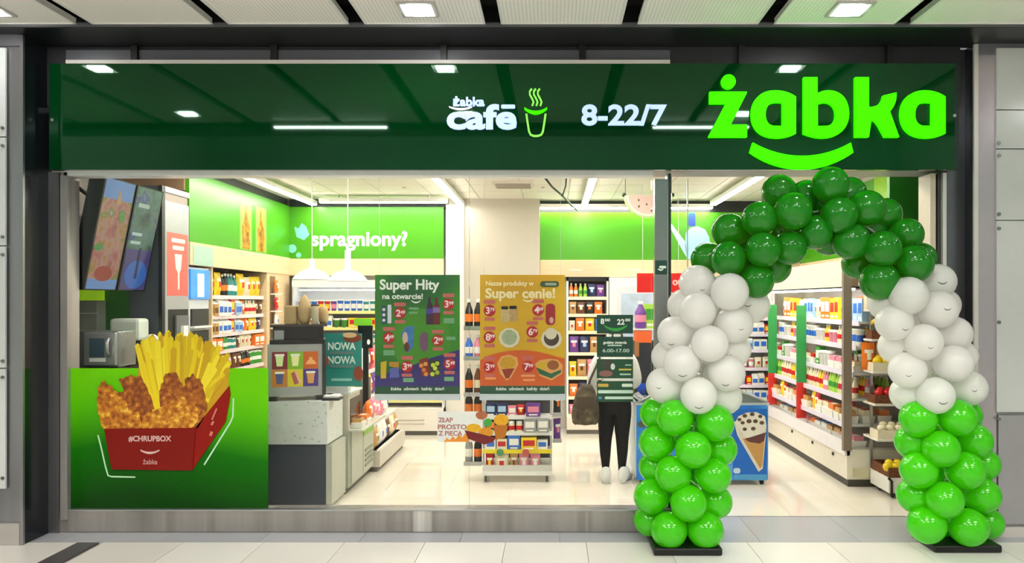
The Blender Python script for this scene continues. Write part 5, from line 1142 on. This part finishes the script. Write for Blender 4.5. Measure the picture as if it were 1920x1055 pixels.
# opening hours boards on the glass
def board(n, y0, y1, lab):
    q = thing('hours_board', lab, 'sign', (X(1153, 5.86), 5.86, Z(y1, 5.86))); Q = front_quad(1118, y0, 1188, y1, 5.844)
    pr(Q, 'sheet', rect(1119, y0, 1187, y1), 0, M('#0d4030' if n < 2 else '#12472c', .35), q); return q, Q
q, Q = board(0, 590, 625, 'dark green window sign with opening hours and a green smile')
ptxt(Q, 'hours', '8⁰⁰', 1126, 607, 14, 1, LT, q, w=18, bold=.02) if False else ptxt(Q, 'hours', '8', 1126, 607, 14, 1, LT, q, bold=.03)
ptxt(Q, 'hours', '00', 1134, 602, 7, 1, LT, q, w=10, bold=.03); ptxt(Q, 'hours', '22', 1157, 608, 14, 1, LT, q, w=14, bold=.03); ptxt(Q, 'hours', '00', 1172, 602, 7, 1, LT, q, w=10, bold=.03)
pr(Q, 'smile', smile(1154, 610, 44, 8, 6), 1, M('#2f9a3c', .4), q)
q, Q = board(1, 631, 669, 'dark green window sign with pale lines of hours, second from top')
ptxt(Q, 'lettering', 'godziny otwarcia', 1131, 644, 7, 1, LT, q, w=44, bold=.03); pr(Q, 'text_line', [rrect(1139, 646, 1166, 648.5, 1)], 1, M('#b9cfc2', .5), q); ptxt(Q, 'hours', '6.00-17.00', 1130, 660, 9, 1, M('#b9cfc2', .5), q, w=50, bold=.02)
pr(Q, 'pale_strip', [rrect(1140, 626, 1147, 631, 2), rrect(1150, 626, 1164, 631, 2)], 1, M('#dfe6dc', .5), q)
q, Q = board(2, 673, 709, 'dark green window sign with a food picture, third from top')
pr(Q, 'picture', [circ(1138, 684, 12, 10), circ(1136, 700, 13, 6)], 1, [M('#3a3a34', .4, var=.4, scale=60), M('#8a5a58', .4)], q); pr(Q, 'picture_cup', circ(1149, 687, 4, 6), 2, M('#cfd3cc', .4), q); pr(Q, 'text_line', [rrect(1172, 683, 1184, 685, 1), rrect(1160, 691, 1184, 694, 1), rrect(1162, 700, 1183, 703, 1)], 1, [M('#a8c8b8', .5), M('#c8b84a', .5), M('#a8c8b8', .5)], q)
q, Q = board(3, 714, 753, 'dark green window sign with rows of pale text, lowest of four')
pr(Q, 'text_line', [rrect(1121, 719, 1141, 725, 2), rrect(1166, 719, 1186, 725, 2), rrect(1121, 731, 1187, 737, 2), rrect(1134, 743, 1187, 748, 2), rrect(1122, 743, 1128, 748, 2)], 1, [M('#c8a84a', .5), M('#dfe6dc', .5), M('#c8dccf', .5), M('#c8dccf', .5), M('#4a90b8', .5)], q)
# snack banner on the glass
q = thing('window_banner', 'white window sticker with red lettering and pictured snack boxes, low on the glass', 'window print', (X(890, YD), YD, Z(830, YD)))
Q = front_quad(820, 770, 960, 832, YD)
pr(Q, 'sheet', rrect(820, 771, 905, 828, 4), 0, M('#dfe0dc', .45), q)
WR = M('#a86a62', .5)
ptxt(Q, 'lettering', 'ZŁAP', 822, 791, 12, 1, WR, q, w=27, bold=.03); ptxt(Q, 'lettering', 'PROSTO', 821, 804, 12, 1, WR, q, w=54, bold=.03); ptxt(Q, 'lettering', 'Z PIECA', 822, 816, 12, 1, WR, q, w=45, bold=.03)
pr(Q, 'flame_border', [(832, 828), (838, 820), (843, 825), (849, 817), (854, 823), (861, 814), (867, 820), (872, 812), (880, 816), (880, 828)], 1, M('#dd8a2a', .4), q)
pr(Q, 'box_picture', [(871, 806), (898, 812), (930, 820), (925, 828), (908, 833), (878, 822)], 3, M('#6e1210', .4), q)
pr(Q, 'snack_picture', [circ(888, 802, 14, 8), circ(911, 810, 14, 9, a0=.5), circ(903, 778, 11, 8), circ(915, 792, 8, 8), circ(940, 787, 14, 11), [(925, 797), (953, 796), (947, 820), (930, 824)]], 2, [M('#d6a40c', .4, var=.3, scale=60), M('#cf8a14', .4, var=.3, scale=60), M('#a8603a', .4, var=.4, scale=60), M('#3f9a3c', .4), M('#d99e0c', .4, var=.3, scale=60), M('#b0660c', .4)], q)
# ----------------------------------------------------------------- freezer
YZ = 7.3; fx0, fx1 = X(1192, YZ), X(1442, YZ)
t = thing('ice_cream_freezer', 'blue ice cream freezer with a cone picture and curved glass lid beside the customer', 'freezer', ((fx0 + fx1) / 2, 7.6, 0))
zb, zt = .075, Z(757, YZ)
bx('body', (fx0, fx1, YZ + .01, 7.92, zb, zt - .01), M('#d5e2ee', .35), t, .015)
Qz = front_quad(1190, 757, 1442, 905, YZ + .004)
pr(Qz, 'blue_print', rrect(1193, 759, 1440, 900, 4), 1, ramp_mat('freezer_blue', [(.3, '#2470d6'), (.55, '#3a92ea'), (.75, '#74bbf2')], 2.5, .35, detail=2), t)
pr(Qz, 'deep_blue_field', rect(1374, 766, 1438, 892), 2, M('#1268cc', .35, var=.15, scale=4), t)
pr(Qz, 'cone_paper', [(1376, 790), (1382, 815), (1422, 884), (1430, 878), (1437, 800), (1432, 780)], 3, M('#e8ddd0', .4), t)
pr(Qz, 'cone_picture', [(1392, 822), (1434, 816), (1429, 872), (1425, 878)], 4, M('#cf9a5a', .4, var=.12, scale=30), t)
pr(Qz, 'chocolate_band', [(1396, 822), (1410, 818), (1436, 810), (1432, 826), (1424, 831), (1404, 828)], 5, M('#6a3a3a', .4), t)
pr(Qz, 'cream_picture', [(1378, 792), (1384, 780), (1400, 773), (1418, 772), (1434, 780), (1437, 798), (1428, 812), (1404, 820), (1394, 816)], 5, M('#efe8dc', .4), t)
for j_, (x, y, r_) in enumerate(((1386, 786, 4), (1396, 779, 4.5), (1410, 776, 4.5), (1425, 780, 4), (1392, 792, 4), (1404, 789, 5), (1416, 789, 4.5), (1428, 792, 4.5), (1396, 804, 4), (1412, 803, 4.5))): pr(Qz, 'chocolate_chip', circ(x, y, r_, r_ * .8, 10), 6, M(('#5a4234', '#6b4a38')[j_ % 2], .4), t)
pr(Qz, 'pale_patch', [rrect(1375, 877, 1388, 887, 4), rect(1376, 889, 1438, 898)], 3, [M('#cfe2f2', .4), M('#58a8e0', .4)], t)
pr(Qz, 'side_picture', [circ(1203, 795, 8, 6), circ(1212, 785, 7, 6)], 3, M('#5a5650', .4), t); pr(Qz, 'price_sheet', rect(1205, 850, 1228, 893), 3, WHITE, t)
n = 14; prof = []
for k in range(n + 1):
    u = -1 + 2 * k / n; prof.append(((fx0 + fx1) / 2 + u * (fx1 - fx0) / 2, zt + .17 * (1 - abs(u) ** 2.2)))
m = MB()
for (a, b_) in zip(prof, prof[1:]): m.add([(a[0], YZ + .03, a[1]), (b_[0], YZ + .03, b_[1]), (b_[0], 7.9, b_[1]), (a[0], 7.9, a[1])], [(0, 1, 2, 3)], 0, True)
m.build('glass_lid', glass_mat('lid_glass', (.75, .78, .78, 1), .03, 1.5, .12), t)
m = MB(); m.prism([(x, YZ + .03, z) for x, z in prof], [(x, YZ + .05, z) for x, z in prof]); m.build('lid_end', M('#84888a', .3, .3), t, fixn=True)
m = MB(); m.tube([(x, YZ + .03, z) for x, z in prof], .012, 6); m.build('lid_frame', SILVER, t)
bx('rim', (fx0 - .005, fx1 + .005, YZ, 7.925, zt - .012, zt + .008), M('#b9c2ca', .3), t)
for xx in (fx0 + .06, fx1 - .06):
    for yy in (YZ + .05, 7.82): MB().lathe([(.035, -.014), (.035, .014)], 12, (xx, yy, .036), axis='x').build('wheel', BLACK, t); bx('wheel_fork', (xx - .02, xx + .02, yy - .02, yy + .02, .05, .08), BLACK, t)
# promo display behind the post
t = thing('promo_display', 'tall dark cardboard display with an orange band beside the door post', 'display stand', (X(1206, 8.2), 8.35, 0))
ya = 8.2
bx('body', (X(1190, ya), X(1232, ya), ya, ya + .3, 0, Z(640, ya)), M('#23252c', .5), t); bx('orange_band', (X(1193, ya), X(1222, ya), ya - .01, ya + .28, Z(642, ya), Z(620, ya)), M('#e8642a', .45), t)
bx('brown_edge', (X(1190, ya), X(1198, ya), ya - .012, ya, Z(668, ya), Z(640, ya)), M('#a86a3a', .5), t); bx('blue_patch', (X(1196, ya), X(1210, ya), ya - .012, ya, Z(745, ya), Z(718, ya)), M('#1f4fc0', .45), t)
bx('shelf', (X(1188, ya), X(1232, ya), ya - .01, ya + .3, Z(619, ya), Z(616, ya)), M('#e9e2dc', .45), t)
good('bottle', 'purple', .13, .3, (X(1201, 8.3), 8.3, Z(616, ya)), 0, 'promo display', 'top shelf')
good('box', 'lime', .14, .27, (X(1219, 8.34), 8.34, Z(616, ya)), 0, 'promo display', 'top shelf')
t = thing('red_sign', 'bright red hanging sign box half hidden behind the door post', 'sign', (X(1238, 9.0), 9.0, Z(549, 9)))
bx('box', (X(1195, 9), X(1282, 9), 9.0, 9.06, Z(548, 9), Z(512, 9)), M('#d4100f', .35), t); ptxt(front_quad(1195, 512, 1282, 548, 9.0), 'lettering', 'ou', 1261, 534, 20, 1, M('#f2c6c2', .5), t, w=18, bold=.03)
for px in (1205, 1272): MB().tube([P(px, 512, 9.03), (X(px, 9.03), 9.03, 3.2)], .003, 5).build('cord', WHITE, t)
# hanging watermelon slice
yw = 8.1; cx_, cz_ = X(1216, yw), Z(366, yw)
t = thing('watermelon_slice_decoration', 'big hanging watermelon slice decoration under the ceiling by the door post', 'decoration', (cx_, yw, Z(408, yw)))
def half(r, y0, y1, m_, nm, dz=0):
    pts = [(cx_ + r * math.cos(a), cz_ + dz + r * .92 * math.sin(a)) for a in [math.pi + math.pi * k / 20 for k in range(21)]]
    m = MB(); m.prism([(x, y0, z) for x, z in pts], [(x, y1, z) for x, z in pts]); m.build(nm, m_, t, fixn=True)
half(.265, yw, yw + .05, M('#b9d48c', .4), 'rind'); half(.245, yw - .004, yw, M('#e9e4d4', .5), 'pith'); half(.22, yw - .008, yw - .004, M('#dcbcb0', .5, var=.1), 'flesh')
for a, r_ in ((3.6, .12), (4.0, .16), (4.5, .1), (4.9, .17), (5.4, .12), (5.8, .16)): MB().ball((cx_ + r_ * math.cos(a), yw - .009, cz_ + r_ * math.sin(a)), .014, n=8, k=6, sq=(.7, .3, 1)).build('seed', M('#6d5a52', .5), t)
for dx in (-.25, .25): MB().tube([(cx_ + dx, yw + .02, cz_), (cx_ + dx, yw + .02, 3.2)], .003, 5).build('cord', DARK, t); MB().ball((cx_ + dx * 1.05, yw + .02, cz_ + .005), .025, n=8, k=6).build('clip', DARK, t)
# ----------------------------------------------------------------- person
def skin_mesh(nodes, edges, root, sub=2):
    me = bpy.data.meshes.new('body'); me.from_pydata([n[:3] for n in nodes], edges, [])
    ob = bpy.data.objects.new('body', me); COL.objects.link(ob)
    ob.modifiers.new('skin', 'SKIN'); sm = ob.modifiers.new('sub', 'SUBSURF'); sm.levels = sub; sm.render_levels = sub
    for i, n in enumerate(nodes):
        sv = me.skin_vertices[0].data[i]; r = n[3]; sv.radius = r if isinstance(r, tuple) else (r, r); sv.use_root = (i == root)
    bpy.context.view_layer.update()
    ev = ob.evaluated_get(bpy.context.evaluated_depsgraph_get()); out = bpy.data.meshes.new_from_object(ev)
    bpy.data.objects.remove(ob); bpy.data.meshes.remove(me); return out
px0, py0 = X(1153, 7.4), 7.42
N = []; E = []
def nd(x, y, z, r, link=None):
    N.append((px0 + x, py0 + y, z, r)); i = len(N) - 1
    if link is not None: E.append((link, i))
    return i
pel = nd(0, 0, .80, (.16, .125)); wai = nd(.0, 0, .97, (.14, .105), pel); che = nd(0, -.01, 1.14, (.15, .11), wai); shc = nd(0, -.01, 1.26, (.10, .075), che); nek = nd(.005, 0, 1.35, .045, shc); hd0 = nd(.012, .015, 1.43, (.062, .068), nek); hd1 = nd(.015, .02, 1.52, (.07, .085), hd0); hd2 = nd(.015, .015, 1.58, (.045, .055), hd1)
nd(.03, .10, 1.47, .016, hd0)
for s, kx, fx in ((-1, -.095, -.09), (1, .075, .07)):
    h = nd(s * .088, 0, .72, .102, pel); th = nd(s * .082 + (.0 if s < 0 else -.012), 0, .58, .092, h); k = nd(kx, .0, .43, .068, th); c = nd(kx, -.012, .32, .062, k); a = nd(fx, 0, .11, .036, c); nd(fx, -.01, .045, .034, a)
for s in (-1, 1):
    sh = nd(s * .165, 0, 1.225, .072, shc); el = nd(s * .225, .02 if s < 0 else .06, 1.0, .062, sh); wr_ = nd(s * .225, .05 if s < 0 else .22, .80 if s < 0 else .93, .03, el); pm = nd(s * .225, .06 if s < 0 else .28, .735 if s < 0 else .925, (.035, .02), wr_)
    for j in range(4):
        o_ = -.027 + .018 * j
        if s < 0: f1_ = nd(s * .225, .06 + o_, .685, .0095, pm); nd(s * .215, .065 + o_, .65 - (.008 if j in (0, 3) else 0), .008, f1_)
        else: f1_ = nd(s * .225 + o_, .325, .915, .0095, pm); nd(s * .225 + o_, .355, .89, .008, f1_)
    if s < 0: nd(s * .2, .10, .70, .0095, pm)
    else: nd(s * .19, .30, .905, .0095, pm)
pt_ = thing('person', 'person in a pale top and black leggings standing by the freezer seen from behind', 'person', (px0, py0, 0))
bm_ = skin_mesh(N, E, 0)
SK, TOPM, LEG = M('#d6a383', .5), M('#e9e9e6', .7, var=.06, scale=30, bump=.15), M('#050507', .7, spec=.15)
for mm in (LEG, TOPM, SK): bm_.materials.append(mm)
for p in bm_.polygons:
    c = p.center; p.use_smooth = True
    armh = abs(c.x - px0) > .17 and ((c.z < .80 and c.x < px0) or (c.x > px0 and c.y - py0 > .21))
    p.material_index = 2 if (c.z > 1.325 or armh or c.z < .11) else (1 if (c.z > .855 or abs(c.x - px0) > .19) else 0)
bm_.transform(Matrix.Translation(-Vector(pt_.location)))
ob = bpy.data.objects.new('body', bm_); COL.objects.link(ob); ob.parent = pt_
hm = MB(); hx, hy = px0 + .015, py0 + .005
hm.ball((hx, hy, 1.535), .092, n=18, k=12, sq=(.92, 1.02, .98)); hm.ball((hx - .005, hy - .05, 1.45), .07, n=14, k=10, sq=(1, .7, 1.25)); hm.tube([(hx, hy - .08, 1.48), (hx - .01, hy - .10, 1.4), (hx - .015, hy - .09, 1.3)], [.035, .03, .008], 10)
hm.build('hair', M('#3a281c', .6, var=.2, scale=60), pt_)
m = MB()
for e_ in (-.03, .03): m.ball((hx + e_, hy + .105, 1.515), .011, n=8, k=6)
m.build('eyes', BLACK, pt_)
bx('mouth', (hx - .02, hx + .02, hy + .083, hy + .093, 1.44, 1.447), M('#9a5248', .5), pt_)
for s, fx, dx in ((-1, -.09, 0), (1, .07, .09)):
    m = MB(); vs = []
    for (yy, zz_, ww, hh) in ((-.08, .0, .035, .12), (-.06, 0, .05, .16), (.0, 0, .055, .17), (.06, 0, .052, .10), (.13, 0, .052, .07), (.17, 0, .042, .05), (.195, 0, .025, .035)):
        vs.append([(px0 + fx + dx * (yy + .07) * 4 + ww * math.cos(a), py0 + yy, .004 + hh / 2 * (1 + math.sin(a)) * (1 if math.sin(a) > -.7 else .98)) for a in [2 * math.pi * k / 12 for k in range(12)]])
    V = [p for r_ in vs for p in r_]; Fs = [(i * 12 + k, i * 12 + (k + 1) % 12, (i + 1) * 12 + (k + 1) % 12, (i + 1) * 12 + k) for i in range(6) for k in range(12)] + [tuple(range(11, -1, -1)), tuple(72 + k for k in range(12))]
    m.add(V, Fs, 0, True); so_ = m.build('shoe', M('#eeeeec', .5), pt_, fixn=True)
    MB().box(px0 + fx - .04 + dx * .3, px0 + fx + .045 + dx * .6, py0 - .06, py0 + .16, 0, .014).build('sole', M('#d5d6d4', .6), so_)
t = thing('shoulder_bag', 'olive brown soft bag hanging at the left side of the customer', 'bag', (px0 - .28, py0, .62))
BAGM = ramp_mat('bag_cloth', [(.3, '#2e271d'), (.55, '#5a4c36'), (.75, '#8a7a5c')], 16, .7, bump=.4)
prof_ = [(.60, .10, .05), (.62, .125, .065), (.68, .135, .075), (.76, .13, .07), (.84, .115, .055), (.92, .09, .035), (.97, .06, .02), (.985, .03, .01)]
rings_ = [[(px0 - .30 + .03 * (z_ - .6) + a_ * math.copysign(abs(math.cos(t_)) ** .6, math.cos(t_)), py0 - .13 + b_ * math.copysign(abs(math.sin(t_)) ** .6, math.sin(t_)), z_ + .006 * math.sin(5 * t_)) for t_ in [2 * math.pi * k / 20 for k in range(20)]] for z_, a_, b_ in prof_]
m = MB(); m.add([p for r_ in rings_ for p in r_], [(i_ * 20 + k, i_ * 20 + (k + 1) % 20, (i_ + 1) * 20 + (k + 1) % 20, (i_ + 1) * 20 + k) for i_ in range(7) for k in range(20)] + [tuple(range(19, -1, -1)), tuple(140 + k for k in range(20))], 0, True)
m.build('pouch', BAGM, t, fixn=True)
bx('flap', (px0 - .385, px0 - .21, py0 - .212, py0 - .19, .76, .88), M('#4a3d2b', .7, var=.2, scale=20, bump=.3), t, .01)
MB().tube([(px0 - .29, py0 - .03, .84), (px0 - .25, py0 - .06, 1.02), (px0 - .17, py0 - .09, 1.2), (px0 - .13, py0 - .03, 1.30), (px0 - .16, py0 + .06, 1.2), (px0 - .26, py0 + .05, .9)], .012, 8).build('strap', M('#4a3f30', .7), t)
label_goods()
